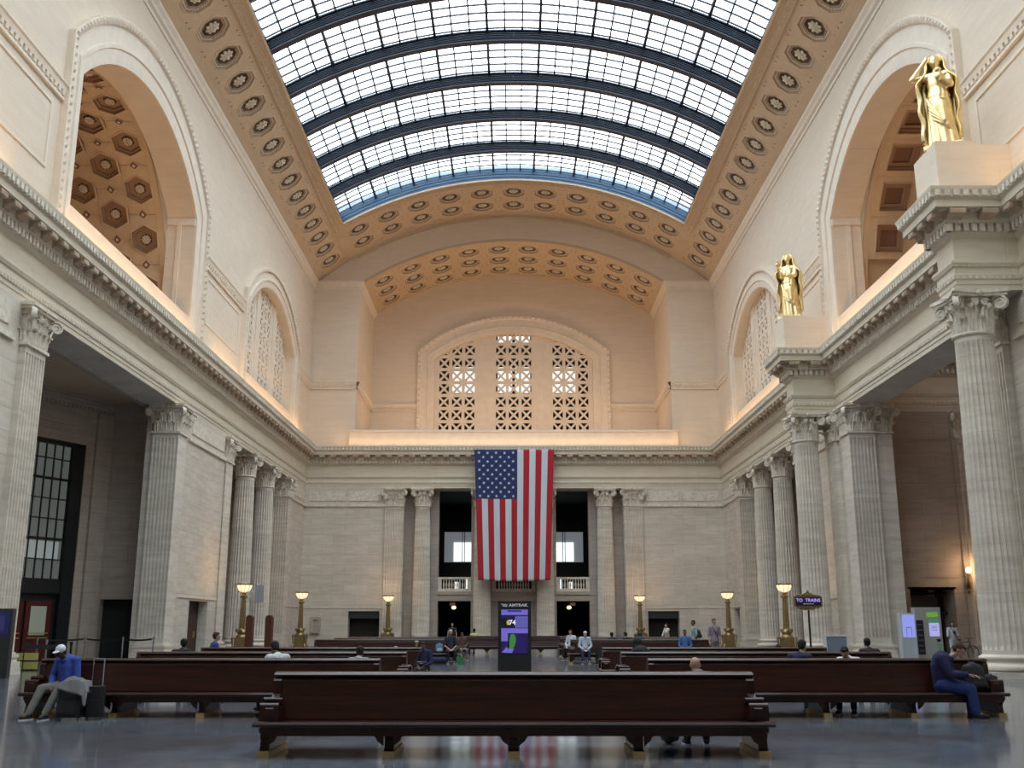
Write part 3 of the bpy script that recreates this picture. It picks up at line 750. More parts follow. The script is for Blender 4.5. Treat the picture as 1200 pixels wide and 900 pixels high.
# ---- vaulted rooms behind the big arches -------------------------------------------------------
VY, VZ, VRD = 44.2, 18.45, 7.95
def tile_mesh(hx, hy, n, r0, r1, ph, name):
    b = MB(); outer = [(-hx, -hy), (hx, -hy), (hx, hy), (-hx, hy)]; hole = [(p[0], p[1]) for p in ngon(r0, 0, n, ph)][::-1]
    b.poly_holes([outer, hole], lambda p: (p[0], p[1], 0), 0)
    seq = [(r0, 0, 0), (r0-.03, -.05, 0), (r0-.09, -.05, 0), (r0-.10, .12, 1), (r0-.22, .12, 1), (r0-.23, .24, 1), (r1, .24, 1), (r1-.02, .34, 2), (.001, .36, 2)]
    rows = [ngon(r, z, n, ph) for r, z, m in seq]
    for i in range(len(rows)-1): b.grid([rows[i], rows[i+1]], seq[i+1][2], closed_v=True)
    if n == 6:      # small lozenge between four hexagons
        for r_, z_, mi in ((.34, -.05, 0), (.26, -.065, 2), (.11, -.09, 3)):
            k = len(b.v); b.v += [(r_*.8, hy, z_), (0, hy+r_, z_), (-r_*.8, hy, z_), (0, hy-r_, z_)]; b.face((k, k+1, k+2, k+3), mi)
    else:
        q = ngon(r0-.05, -.06, 4, ph)
        for e in range(4):
            p0, p1 = Vector(q[e]), Vector(q[(e+1) % 4])
            for k2 in range(14):
                c = p0.lerp(p1, (k2+.5)/14); k = len(b.v); s = .045
                b.v += [tuple(c+Vector(v)) for v in ((s,0,0),(0,s,0),(-s,0,0),(0,-s,0),(0,0,-.06))]
                for u, v in ((0,1),(1,2),(2,3),(3,0)): b.face((k+u, k+v, k+4), 0)
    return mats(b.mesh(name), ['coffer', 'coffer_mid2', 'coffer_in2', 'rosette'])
M['coffer_mid2'] = plain('coffer_step_brown', (.36, .23, .15), .85); M['coffer_in2'] = plain('coffer_well_brown', (.22, .12, .08), .85)  # browns get darker toward the bottom of the coffer
HX = tile_mesh(.75, 1.33, 6, .85, .33, PI/2, 'hexagonal_coffer'); SQ = tile_mesh(1.15, 1.1, 4, 1.12, .62, PI/4, 'square_coffer')
HR = rosette_mesh(.25, 10, .17)
for sx in (-1, 1):
    X0, X1 = W+1.5, 29.5
    b = MB(); pc = lambda X, t, r=VRD: (sx*X, VY+r*math.sin(t), VZ+r*math.cos(t))
    hx, hy, ncol = (.75, 1.33, 6) if sx < 0 else (1.15, 1.1, 3)
    xs = X0+.3; dth = 2*hy/VRD; nth = 8 if sx < 0 else 9
    tmax = PI/2
    b.grid([[pc(X, -tmax+2*tmax*k/40) for X in (X0, xs)] for k in range(41)])
    xe = xs+2*hx*ncol; b.grid([[pc(X, -tmax+2*tmax*k/40) for X in (xe, X1)] for k in range(41)])
    b.grid([[pc(X, -tmax+2*tmax*k/40, VRD+.45) for X in (X0, X1)] for k in range(41)])
    for s in (-1, 1): b.ring([(sx*X0, VY+s*VRD, Z_TOP-.05 if sx > 0 else 12.9), (sx*X1, VY+s*VRD, Z_TOP-.05 if sx > 0 else 12.9), (sx*X1, VY+s*VRD, VZ), (sx*X0, VY+s*VRD, VZ)])
    b.ring([(sx*X1, VY-VRD, 0), (sx*X1, VY+VRD, 0), (sx*X1, VY+VRD, 27.5), (sx*X1, VY-VRD, 27.5)])
    # ring between reveal and vault
    p = arch(**BIG); q = [(VY-VRD, Z_SILL-1.5)]+[(VY+VRD*math.sin(t), VZ+VRD*math.cos(t)) for t in [-PI/2+PI*k/28 for k in range(29)]]+[(VY+VRD, Z_SILL-1.5)]
    b.grid([[(sx*X0, a[0], a[1]) for a in row] for row in (p, q)])
    v = st('ceiling_left' if sx < 0 else 'ceiling_right', b, 'vault', label='coffered barrel vault seen through the big arch in the %s wall' % ('left' if sx < 0 else 'right'))
    for c in range(ncol):
        st_ = .5 if (sx < 0 and c % 2) else 0
        for k in range(-nth//2, nth//2+1):
            t = (k+st_+(.45 if sx < 0 else .15))*dth
            if abs(t) > PI/2-dth*.2 or t < R(-40): continue
            m = HX if sx < 0 else SQ; X = xs+hx*(2*c+1)
            tl = link('coffer', m, v, (sx*X, VY+VRD*math.sin(t), VZ+VRD*math.cos(t)), (-t, 0, 0))
            if sx < 0: link('rosette', HR, tl)
# right recess: stone room open to the vault; left recess: flat ceiled vestibule with a slanting window wall
b = MB(); FY = 53.0
b.box(W+1.2, 20.0, FY, FY+1, 0, Z_AR); b.box(22.45, 30, FY, FY+1, 0, Z_AR); b.box(20.0, 22.45, FY, FY+1, 3.4, Z_AR)
b.box(W+.1, 30, FY+.03, FY+1, Z_AR+.01, Z_TOP-.02); b.box(W+.1, 30, 35, 36.1, 0, Z_TOP)
b.box(29.4, 30, 36, FY, 0, Z_TOP)
b.box(18.6, 20.0, FY-.05, FY, 3.9, 4.0); b.box(18.6, 22.9, FY-.04, FY, 11.1, 11.25); b.box(18.6, 22.9, FY-.04, FY, 3.95, 4.05); b.box(22.9, 30, FY-.18, FY, 0, Z_AR)
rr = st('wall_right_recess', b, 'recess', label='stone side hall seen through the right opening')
b = MB(); b.box(19.6, 22.9, 54.8, 55, 0, 5)
d3 = st('door_3', b, 'void', label='dark doorway at the back of the right side hall')
b = MB()
for x in (20.45, 21.95): b.box(x-.05, x+.05, 54.1, 54.2, 0, 3.2)
for z in (2.15, 3.15): b.box(19.9, 22.5, 54.05, 54.2, z, z+.12)
obj('door_frame', b, 'black', d3)
b = MB(); b.box(20.5, 21.9, 54.15, 54.2, 2.3, 3.1); obj('transom_glass', b, plain('dim_transom', (.09, .085, .08), .3), d3)
b = MB(); b.box(20.0, 20.1, 53.0, 54.9, 0, 3.4); b.box(22.35, 22.45, 53, 54.9, 0, 3.4); b.box(20, 22.45, 53, 54.9, 3.4, 3.5); obj('door_reveal', b, 'recess', d3)
entab('trim_recess', [(29.3, FY), (W+1.7, FY)], 'entablature along the back of the right side hall', extra=True)
b = MB()
c0 = Vector((-21.1, FY)); dv = Vector((-.43, -.90)).normalized(); nvv = Vector((dv.y, -dv.x))  # slanting wall runs toward the camera and outwards
def sl(u, d): q = c0+dv*u+Vector((.9, -.43)).normalized()*d; return q
def slbox(b, u0, u1, d0, d1, z0, z1, mi=0):
    k = len(b.v); 
    for z in (z0, z1):
        for u, d in ((u0, d0), (u1, d0), (u1, d1), (u0, d1)): p = sl(u, d); b.v.append((p.x, p.y, z))
    for f in ((0,3,2,1),(4,5,6,7),(0,1,5,4),(1,2,6,5),(2,3,7,6),(3,0,4,7)): b.face([k+i for i in f], mi)
WU0, WU1, WZ = 1.6, 9.7, 10.55
slbox(b, 0, WU0, -.5, 0, 0, 13.4); slbox(b, WU0, WU1, -.5, 0, WZ, 13.4); slbox(b, WU1, 16, -.5, 0, 0, 13.4)
slbox(b, .08, 1.1, 0, .16, 0, 12.3)
slbox(b, 1.25, 16, 0, .06, 11.05, 11.2); slbox(b, 1.6, 7, 0, .05, 11.4, 12.2)
b.box(-21.6, -20.98, FY, FY+1, 0, 13.4); b.box(-20.98, -18.98, FY, FY+1, 2.9, 13.4); b.box(-18.98, -W-.3, FY, FY+1, 0, 13.4)
b.box(-21.2, -18, FY-.05, FY, 11.05, 11.2)
b.box(-20.98, -18.98, FY+.5, FY+.6, 0, 2.9, 1)
b.box(-32, -W-1.702, 36.1, FY+1, 13.0, 13.2, 2)
b.box(-32, -W-.1, 35, 36.1, 0, 13.4)
b.box(-W-1.95, -W-1.702, 36.1, FY, 12.55, 13.0, 0)
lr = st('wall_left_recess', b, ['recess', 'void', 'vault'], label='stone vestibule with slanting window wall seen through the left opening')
b = MB()
for z, d in ((12.3, .10), (12.48, .18), (12.64, .26), (12.82, .36)):
    slbox(b, 0, 16, 0, d, z, z+.2); b.box(-21.3, -18.6, FY-d, FY, z, z+.2)
k = 0
while k < 60: slbox(b, .1+k*.26, .24+k*.26, .1, .17, 12.32, 12.46); k += 1
obj('cornice', b, 'recess', lr)
# the window
b = MB()
slbox(b, WU0, WU1, -.3, -.26, 3.6, WZ)
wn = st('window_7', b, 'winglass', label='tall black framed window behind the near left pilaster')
b = MB(); slbox(b, WU0, WU0+.7, -.45, -.05, 0, WZ); slbox(b, WU0, WU1, -.45, -.05, WZ-.22, WZ); slbox(b, WU0, WU1, -.45, -.1, 3.1, 3.75)
for u in [WU0+.7+.5*k for k in range(0, 15)]: slbox(b, u-.03, u+.03, -.34, -.2, 3.3, WZ)
for k, z in enumerate([3.75+.98*i for i in range(7)]): h = .12 if k in (0, 2, 5) else .05; slbox(b, WU0+.6, WU1, -.36, -.16, z-h/2, z+h/2)
obj('window_frame', b, 'black', wn)
b = MB(); slbox(b, WU0+.9, WU1, -.255, -.25, 4.75, 5.6); obj('bright_band', b, plain('pale_glow_band', (.3, .33, .33), .2, emis=(.6, .7, .66), es=.22), wn)  # brighter band on the glass painted as a faintly glowing strip
b = MB(); slbox(b, WU0+.7, WU1, -.4, -.3, 0, 3.2)
dn = st('door_4', b, 'black', label='dark red doors with brass push bars under the tall left window')
RED = plain('dark_red_paint', (.10, .015, .01), .4)
for i, u in enumerate((2.6, 4.2, 5.8)):
    b = MB(); slbox(b, u, u+1.45, -.3, -.2, .05, 2.75); d = obj('door_leaf', b, RED, dn)
    b = MB(); slbox(b, u+.28, u+1.17, -.2, -.18, 1.15, 2.5); obj('door_glass', b, plain('door_glass', (.12, .14, .12), .15, emis=(.45, .5, .4), es=.25), d)
    b = MB()
    for z in (1.0, 1.22): slbox(b, u+.15, u+1.3, -.14, -.10, z, z+.05)
    obj('push_bar', b, 'brass', d)

# ---- columns, pilasters, capitals --------------------------------------------------------------
ZB, ZC = .72, 11.1        # top of base, foot of capital
def leaf(b, base, dirv, h, w_, curl=1.0, mi=0):
    d = Vector(dirv).normalized(); t = Vector((-d.y, d.x, 0)); base = Vector(base)
    path = [(.02, 0), (.04, .22), (.06, .45), (.09, .66), (.16, .84), (.28, .95), (.37, .93), (.37, .80)]
    wid = [.85, 1.0, .92, 1.0, .86, .72, .45, .15]
    rows = []
    for (o, z), ww in zip(path, wid):
        row = []
        for k in range(7):
            u = (k-3)/3; ridge = (.07, .0, .045, -.03)[abs(k-3)] if abs(k-3) < 4 else 0
            row.append(base+t*u*ww*w_/2+d*(o*curl*h+ridge+.03-.02*abs(u))+Vector((0, 0, z*h-(.04*h if abs(k-3) == 3 and z > .2 else 0))))
        rows.append(row)
    b.grid(rows, mi)
def volute(b, c, dirv, r=.17, th=.16, mi=0):
    """spiral disc standing in the vertical plane that holds dirv"""
    d = Vector(dirv).normalized(); up = Vector((0, 0, 1)); s = Vector((-d.y, d.x, 0)); c = Vector(c); pts = []
    for k in range(30):
        t = k/29; a = R(150)-t*R(620); rr = r*(1-.82*t); pts.append(c+d*math.cos(a)*rr+up*math.sin(a)*rr)
    rows = []
    for i, p in enumerate(pts):
        th_ = r*.26*(1-.6*i/29); q = (p-c).normalized() if (p-c).length > 1e-5 else up
        rows.append([p-s*th/2-q*0, p-s*th/2+q*th_, p+s*th/2+q*th_, p+s*th/2-q*0])
    b.grid(rows, mi, closed_v=True)
    n = 14; rg = [c+(d*math.cos(2*PI*k/n)+up*math.sin(2*PI*k/n))*r*.8 for k in range(n)]
    for sg in (-1, 1): b.ring([p+s*sg*th*.3 for p in rg], mi, flip=sg < 0)
def abacus(b, hw, z, h, conc, mi=0):
    pts = []
    for q in range(4):
        a = q*PI/2; rot = Matrix.Rotation(a, 3, 'Z')
        for k in range(9):
            u = -1+2*k/8; pts.append(rot @ Vector((u*hw*.93, -hw+conc*(1-u*u), 0)))
    for z0, z1, o in ((z, z+h*.45, .93), (z+h*.45, z+h, 1.0)):
        lo = [p*o+Vector((0, 0, z0)) for p in pts]; hi = [p*o+Vector((0, 0, z1)) for p in pts]
        b.grid([lo, hi], mi, closed_v=True); b.ring(lo, mi, flip=True); b.ring(hi, mi)
def cap_round():
    b = MB(); H_ = Z_AR-ZC
    b.lathe([(.60, -.02), (.68, .0), (.70, .04), (.68, .09), (.60, .11), (.53, .2), (.52, .8), (.58, 1.15), (.66, 1.26)], 28)
    for k in range(8):
        a = 2*PI*k/8; d = (math.cos(a), math.sin(a), 0); leaf(b, (d[0]*.58, d[1]*.58, .10), d, .52, .44)
        a += PI/8; d = (math.cos(a), math.sin(a), 0); leaf(b, (d[0]*.56, d[1]*.56, .12), d, .95, .42, .62)
    for k in range(4):
        a = PI/4+k*PI/2; d = Vector((math.cos(a), math.sin(a), 0))
        b.tube([d*.60+Vector((0, 0, .72)), d*.68+Vector((0, 0, .95)), d*.80+Vector((0, 0, 1.18)), d*.95+Vector((0, 0, 1.24))], [.05, .06, .06, .04], 6)
        volute(b, d*1.0+Vector((0, 0, 1.04)), d, .235, .2)
        leaf(b, d*.60+Vector((0, 0, .55)), d, .42, .3, 1.3)
        f = Vector((math.cos(a+PI/4), math.sin(a+PI/4), 0)); t = Vector((-f.y, f.x, 0))
        for s in (-1, 1): volute(b, f*.70+t*s*.17+Vector((0, 0, 1.06)), t*s*-1, .12, .12)
        b.ell(f*.80+Vector((0, 0, 1.38)), (.11, .11, .11), 8, 6)
    abacus(b, .98, 1.28, H_-1.28, .19)
    me = mats(b.mesh('corinthian_capital'), 'orn'); auto_smooth(me, 45); return me
def cap_square(hw, hd, name, faces='flr'):
    """capital of a flat pier, hw half width along x, hd half depth along y (front at -y)"""
    b = MB(); H_ = Z_AR-ZC
    for z0, z1, e in ((-.02, .09, .09), (.09, 1.28, .0), (1.1, 1.28, .06)): b.box(-hw-e, hw+e, -hd-e, hd+e, z0, z1)
    def side(p0, p1, d):
        p0, p1, d = Vector(p0), Vector(p1), Vector(d); L = (p1-p0).length; n = max(1, round(L/.42))
        for k in range(n): c = p0.lerp(p1, (k+.5)/n); leaf(b, c+Vector((0, 0, .1)), d, .52, L/n*.98)
        for k in range(1, n) if n > 1 else (): c = p0.lerp(p1, k/n); leaf(b, c+Vector((0, 0, .12)), d, .95, .40, .62)
        m = p0.lerp(p1, .5); t = (p1-p0).normalized()
        if L > .8:
            for s in (-1, 1): volute(b, m+d*.10+t*s*.16+Vector((0, 0, 1.06)), t*-s, .12, .12)
            b.ell(m+d*.16+Vector((0, 0, 1.38)), (.11, .11, .11), 8, 6)
    side((-hw, -hd, 0), (hw, -hd, 0), (0, -1, 0))
    if hd > .15: side((hw, -hd, 0), (hw, hd, 0), (1, 0, 0)); side((-hw, hd, 0), (-hw, -hd, 0), (-1, 0, 0))
    cs = [(1, -1), (-1, -1)] + ([(1, 1), (-1, 1)] if hd > .4 else [])
    for a, c in cs:
        d = Vector((a, c, 0)).normalized(); q = Vector((a*hw, c*hd, 0))
        leaf(b, q+Vector((0, 0, .5)), d, .45, .3, 1.3); volute(b, q+d*.26+Vector((0, 0, 1.04)), d, .22, .18)
        b.tube([q+Vector((0, 0, .7)), q+d*.08+Vector((0, 0, 1.0)), q+d*.2+Vector((0, 0, 1.24))], [.05, .06, .05], 6)
    for z0, z1, e in ((1.28, 1.38, .2), (1.38, H_, .26)): b.box(-hw-e, hw+e, -hd-e, hd+e*(1 if hd > .4 else 0), z0, z1)
    me = mats(b.mesh(name), 'orn'); auto_smooth(me, 45); return me
def shaft_round():
    b = MB(); n = 24; m = 8; rows = []
    hs = [0, .12, .25, .5, 1.5, 3, 4.5, 6, 7.5, 9, ZC-ZB-.35, ZC-ZB-.2, ZC-ZB]
    for z in hs:
        t = z/(ZC-ZB); r = .72-.115*t**1.5; fl = 0 if z in (0, ZC-ZB) or z > ZC-ZB-.25 or z < .2 else 1
        row = []
        for k in range(n*m):
            a = 2*PI*k/(n*m); ph = (k % m)/m
            dep = .085*math.sqrt(max(0, 1-((ph-.5)/.42)**2)) if abs(ph-.5) < .42 else 0
            row.append(((r-dep*fl)*math.cos(a), (r-dep*fl)*math.sin(a), z))
        rows.append(row)
    b.grid(rows, closed_v=True, flip=True)
    me = mats(b.mesh('fluted_shaft'), 'stone_col'); auto_smooth(me, 30); return me
def base_round():
    b = MB(); b.box(-1.0, 1.0, -1.0, 1.0, 0, .2)
    pr = [(.98, .2)]
    pr += [(.86+.12*math.cos(t), .31+.11*math.sin(t)) for t in [-PI/2+PI*k/6 for k in range(7)]]
    pr += [(.86, .43), (.80, .46), (.78, .50), (.80, .54), (.84, .55)]
    pr += [(.80+.06*math.cos(t), .61+.055*math.sin(t)) for t in [-PI/2+PI*k/5 for k in range(6)]]
    pr += [(.77, .68), (.72, .72)]
    b.lathe(pr, 40); me = mats(b.mesh('column_base'), 'stone_col'); auto_smooth(me, 40); return me
def flat_shaft(hw, hd, nf, name):
    b = MB(); H_ = ZC-ZB
    b.box(-hw, hw, -hd+.11, hd, 0, H_); b.box(-hw, hw, -hd, -hd+.11, 0, .3); b.box(-hw, hw, -hd, -hd+.11, H_-.25, H_)
    p = 2*hw/(nf+.35); fw = p*.68
    xs = [-hw]+[v for k in range(nf) for v in (-hw+p*.51+p*k-fw/2+p*.165, -hw+p*.51+p*k+fw/2+p*.165)]+[hw]
    for k in range(0, len(xs), 2): b.box(xs[k], xs[k+1], -hd, -hd+.11, .3, H_-.25)
    for k in range(1, len(xs)-1, 2):
        x0, x1 = xs[k], xs[k+1]; b.grid([[(x0+(x1-x0)*(1-math.cos(PI*j/6))/2, -hd+.10*math.sin(PI*j/6)+.001, z) for z in (.3, H_-.25)] for j in range(7)])
    return mats(b.mesh(name), 'stone_col')
def flat_base(hw, hd, name):
    b = MB()
    for z0, z1, e in ((0, .2, .2), (.2, .42, .17), (.42, .55, .09), (.55, .66, .13), (.66, .72, .05)): b.box(-hw-e, hw+e, -hd-e, hd+(e if hd > .4 else 0), z0, z1)
    return mats(b.mesh(name), 'stone_col')
CRm, SRm, BRm = cap_round(), shaft_round(), base_round()
def column(loc, label):
    t = thing('column', label, 'column', loc); link('column_base', BRm, t); link('shaft', SRm, t, (0, 0, ZB)); link('capital', CRm, t, (0, 0, ZC)); return t
FM = {}
def pilaster(loc, rz, hw, hd, nf, label, name='pilaster'):
    key = (hw, hd, nf)
    if key not in FM: FM[key] = (flat_base(hw, hd, 'pilaster_base'), flat_shaft(hw, hd, nf, 'pilaster_shaft'), cap_square(hw, hd, 'pilaster_capital'))
    t = thing(name, label, 'pilaster', loc, rz); B_, S_, C_ = FM[key]
    link('pilaster_base', B_, t); link('shaft', S_, t, (0, 0, ZB)); link('capital', C_, t, (0, 0, ZC)); return t
XC = W-RP+HF
column((XC, CY1, 0), 'free standing fluted column nearest the camera, under the gilded figure with a raised arm')
column((XC, CY2, 0), 'free standing fluted column under the hooded gilded figure')
for i, x in enumerate(ECOL):
    column((x, YE+.62, 0), ['fluted column left of the flag, beside the far left pilaster', 'fluted column just behind the left edge of the flag', 'fluted column just behind the right edge of the flag', 'fluted column right of the flag, beside the far right pilaster'][i])
for s, nm in ((-1, 'left'), (1, 'right')):
    for y, q in ((67.2, 'nearer'), (72.6, 'farther')): column((s*17.72, y, 0), '%s of the two fluted columns in the %s side colonnade' % (q, nm))
    pilaster((s*(W-.04), 35.0, 0), -s*PI/2, .76, .20, 7, 'fluted pilaster on the %s wall at the near edge of the big opening' % nm)
    pilaster((s*17.62, 51.7, 0), 0, .66, .66, 7, 'square pier at the far edge of the big %s opening, fluted toward the camera' % nm, 'pier')
    pilaster((s*17.68, 60.9, 0), 0, .66, .66, 7, 'square pier at the near end of the %s side colonnade' % nm, 'pier')
    pilaster((s*17.68, 77.9, 0), 0, .66, .66, 7, 'square pier at the far end of the %s side colonnade' % nm, 'pier')
    pilaster((s*9.8, YE-.02, 0), 0, .72, .20, 7, 'flat fluted pilaster on the far wall, %s of the flag' % nm)
pilaster((W-.04, CY2, 0), -PI/2, .66, .20, 7, 'pilaster on the right wall behind the second free standing column')
pilaster((17.62+1.12, 51.85, 0), 0, .46, .62, 0, 'plain stone pier joined to the outer side of the big right pier', 'pier')
pilaster((23.85, FY-.2, 0), 0, .70, .16, 7, 'pilaster at the back of the right side hall beside the wall lamp')
# wall of the side colonnades behind the columns
for s in (-1, 1):
    b = MB(); x0, x1 = sorted((s*21.5, s*21.8)); b.box(x0, x1, 54.2, YE, 0, 12.6)
    x0, x1 = sorted((s*(W+1.5), s*21.5)); b.box(x0, x1, 83.5, YE, 0, 12.6); b.box(x0, x1, 54.1, YE, 12.6, 12.8); b.box(x0, x1, 59.5, 59.9, 0, 12.6)
    st('wall_colonnade_'+('left' if s < 0 else 'right'), b, 'recess', label='stone wall behind the %s side colonnade' % ('left' if s < 0 else 'right'))

# ---- flag --------------------------------------------------------------------------------------
flag = thing('flag', 'large American flag hanging vertically from the far cornice', 'flag', (.05, 82.93, 15.62))
M['fred'] = plain('red_cloth', (.42, .012, .025), .75); M['fwhite'] = plain('white_cloth', (.62, .66, .74), .75); M['fblue'] = plain('blue_cloth', (.014, .03, .13), .75)
FW, FH = 6.5, 10.5
def fpos(u, v, off=0):
    """u 0..1 across, v 0..1 down"""
    narrow = 1-.115*v; x = (u-.5)*FW*narrow+.05*v*FW*.0; z = -v*FH-.10*math.sin(u*PI)*v
    y = -.05-.10*v-.10*math.sin(u*17+2*v)*(.25+v)*.6-.03*math.sin(u*41+5*v)*v
    return (x, y-off, z + .03*math.sin(u*PI*9)*(1-v)*.5)
b = MB(); nu, nv_ = 78, 60; rows = [[fpos(i/nu, j/nv_) for j in range(nv_+1)] for i in range(nu+1)]
k0 = 0; b.v = [p for r in rows for p in r]
for i in range(nu):
    for j in range(nv_):
        sidx = i//6; red = sidx % 2 == 0; mi = 0 if red else 1
        if sidx < 7 and j < 23: mi = 2
        q = [i*(nv_+1)+j, (i+1)*(nv_+1)+j, (i+1)*(nv_+1)+j+1, i*(nv_+1)+j+1]; b.face(q, mi)
fo = obj('flag_cloth', b, ['fred', 'fwhite', 'fblue'], flag, 180)
sm = fo.modifiers.new('thickness', 'SOLIDIFY'); sm.thickness = .012
b = MB(); ps = [(math.sin(a)*(.145 if k % 2 == 0 else .058), 0, math.cos(a)*(.145 if k % 2 == 0 else .058)) for k, a in enumerate([2*PI*k/10 for k in range(10)])]
c0i = len(b.v); b.v += ps+[(0, -.004, 0)]
for k in range(10): b.face((k, (k+1) % 10, 10))
star = mats(b.mesh('star'), 'fwhite')
for r in range(11):
    n = 5 if r % 2 == 0 else 4
    for k in range(n):
        u = (7/13)*((k+.5+(0 if n == 5 else .5))/5); v = (23/60)*(r+.75)/11.4; p = fpos(u, v, .02); link('star', star, flag, p)
b = MB(); b.tube([(-FW/2-.05, .0, .02), (FW/2+.05, .0, .02)], .03, 8); obj('top_rod', b, 'grey', flag)

# ---- gilded statues ----------------------------------------------------------------------------
def baked(o):
    dg = bpy.context.evaluated_depsgraph_get(); dg.update(); me = bpy.data.meshes.new_from_object(o.evaluated_get(dg)); o.modifiers.clear(); o.data = me; return o
def caps_mesh(caps, ells=(), n=12):
    b = MB()
    for c in caps:
        p0, p1, r0, r1 = Vector(c[0]), Vector(c[1]), c[2], c[3]; fl = c[4] if len(c) > 4 else 1
        d = (p1-p0); L = d.length; 
        if L < 1e-6: d = Vector((0, 0, 1)); L = 1e-6
        q = d.to_track_quat('Z', 'X').to_matrix(); rows = []
        for z, r, o in [(-math.cos(t)*r0, math.sin(t)*r0, 0) for t in (.05, .5, 1.0)]+[(0, r0, 0), (0, r1, L)]+[(math.cos(t)*r1, math.sin(t)*r1, L) for t in (1.0, .5, .05)]:
            rows.append([p0+q @ Vector((r*math.cos(2*PI*k/n), r*math.sin(2*PI*k/n)*fl, z+o)) for k in range(n)])
        b.grid(rows, closed_v=True, flip=True); b.ring(rows[0]); b.ring(rows[-1], flip=True)
    for e in ells: b.ell(e[0], e[1], 14, 10, rot=e[2] if len(e) > 2 else None)
    return b
def fuse(name, b, mat, parent, voxel, smooth_it=4, fac=.5, disp=None, **k):
    o = obj(name, b, mat, parent, **k)
    m = o.modifiers.new('r', 'REMESH'); m.mode = 'VOXEL'; m.voxel_size = voxel; m.use_smooth_shade = True
    if smooth_it: s = o.modifiers.new('s', 'SMOOTH'); s.iterations = smooth_it; s.factor = fac
    baked(o)
    if disp:
        for v in o.data.vertices: v.co = disp(v.co)
    o.data.polygons.foreach_set('use_smooth', [True]*len(o.data.polygons)); 
    if not o.data.materials: mats(o.data, mat)
    return o
def robe(b, cx, z0, z1, prof, nf, amp, sweep_=0, n=90, ph=0):
    rows = []
    for i in range(25):
        t = i/24; z = z0+(z1-z0)*t
        k = t*(len(prof)-1); a = int(min(k, len(prof)-2)); f = k-a
        rx, ry, ox, oy = [prof[a][q]*(1-f)+prof[a+1][q]*f for q in range(4)]
        row = []
        for j in range(n):
            an = 2*PI*j/n; g = 1+amp*(1-t*.55)*math.sin(nf*an+ph+sweep_*t*3+.8*math.sin(3*an+t*2))
            row.append((cx+ox+rx*g*math.cos(an), oy+ry*g*math.sin(an), z))
        rows.append(row)
    b.grid(rows, closed_v=True, flip=True); b.ring(rows[0], flip=True); b.ring(rows[-1])
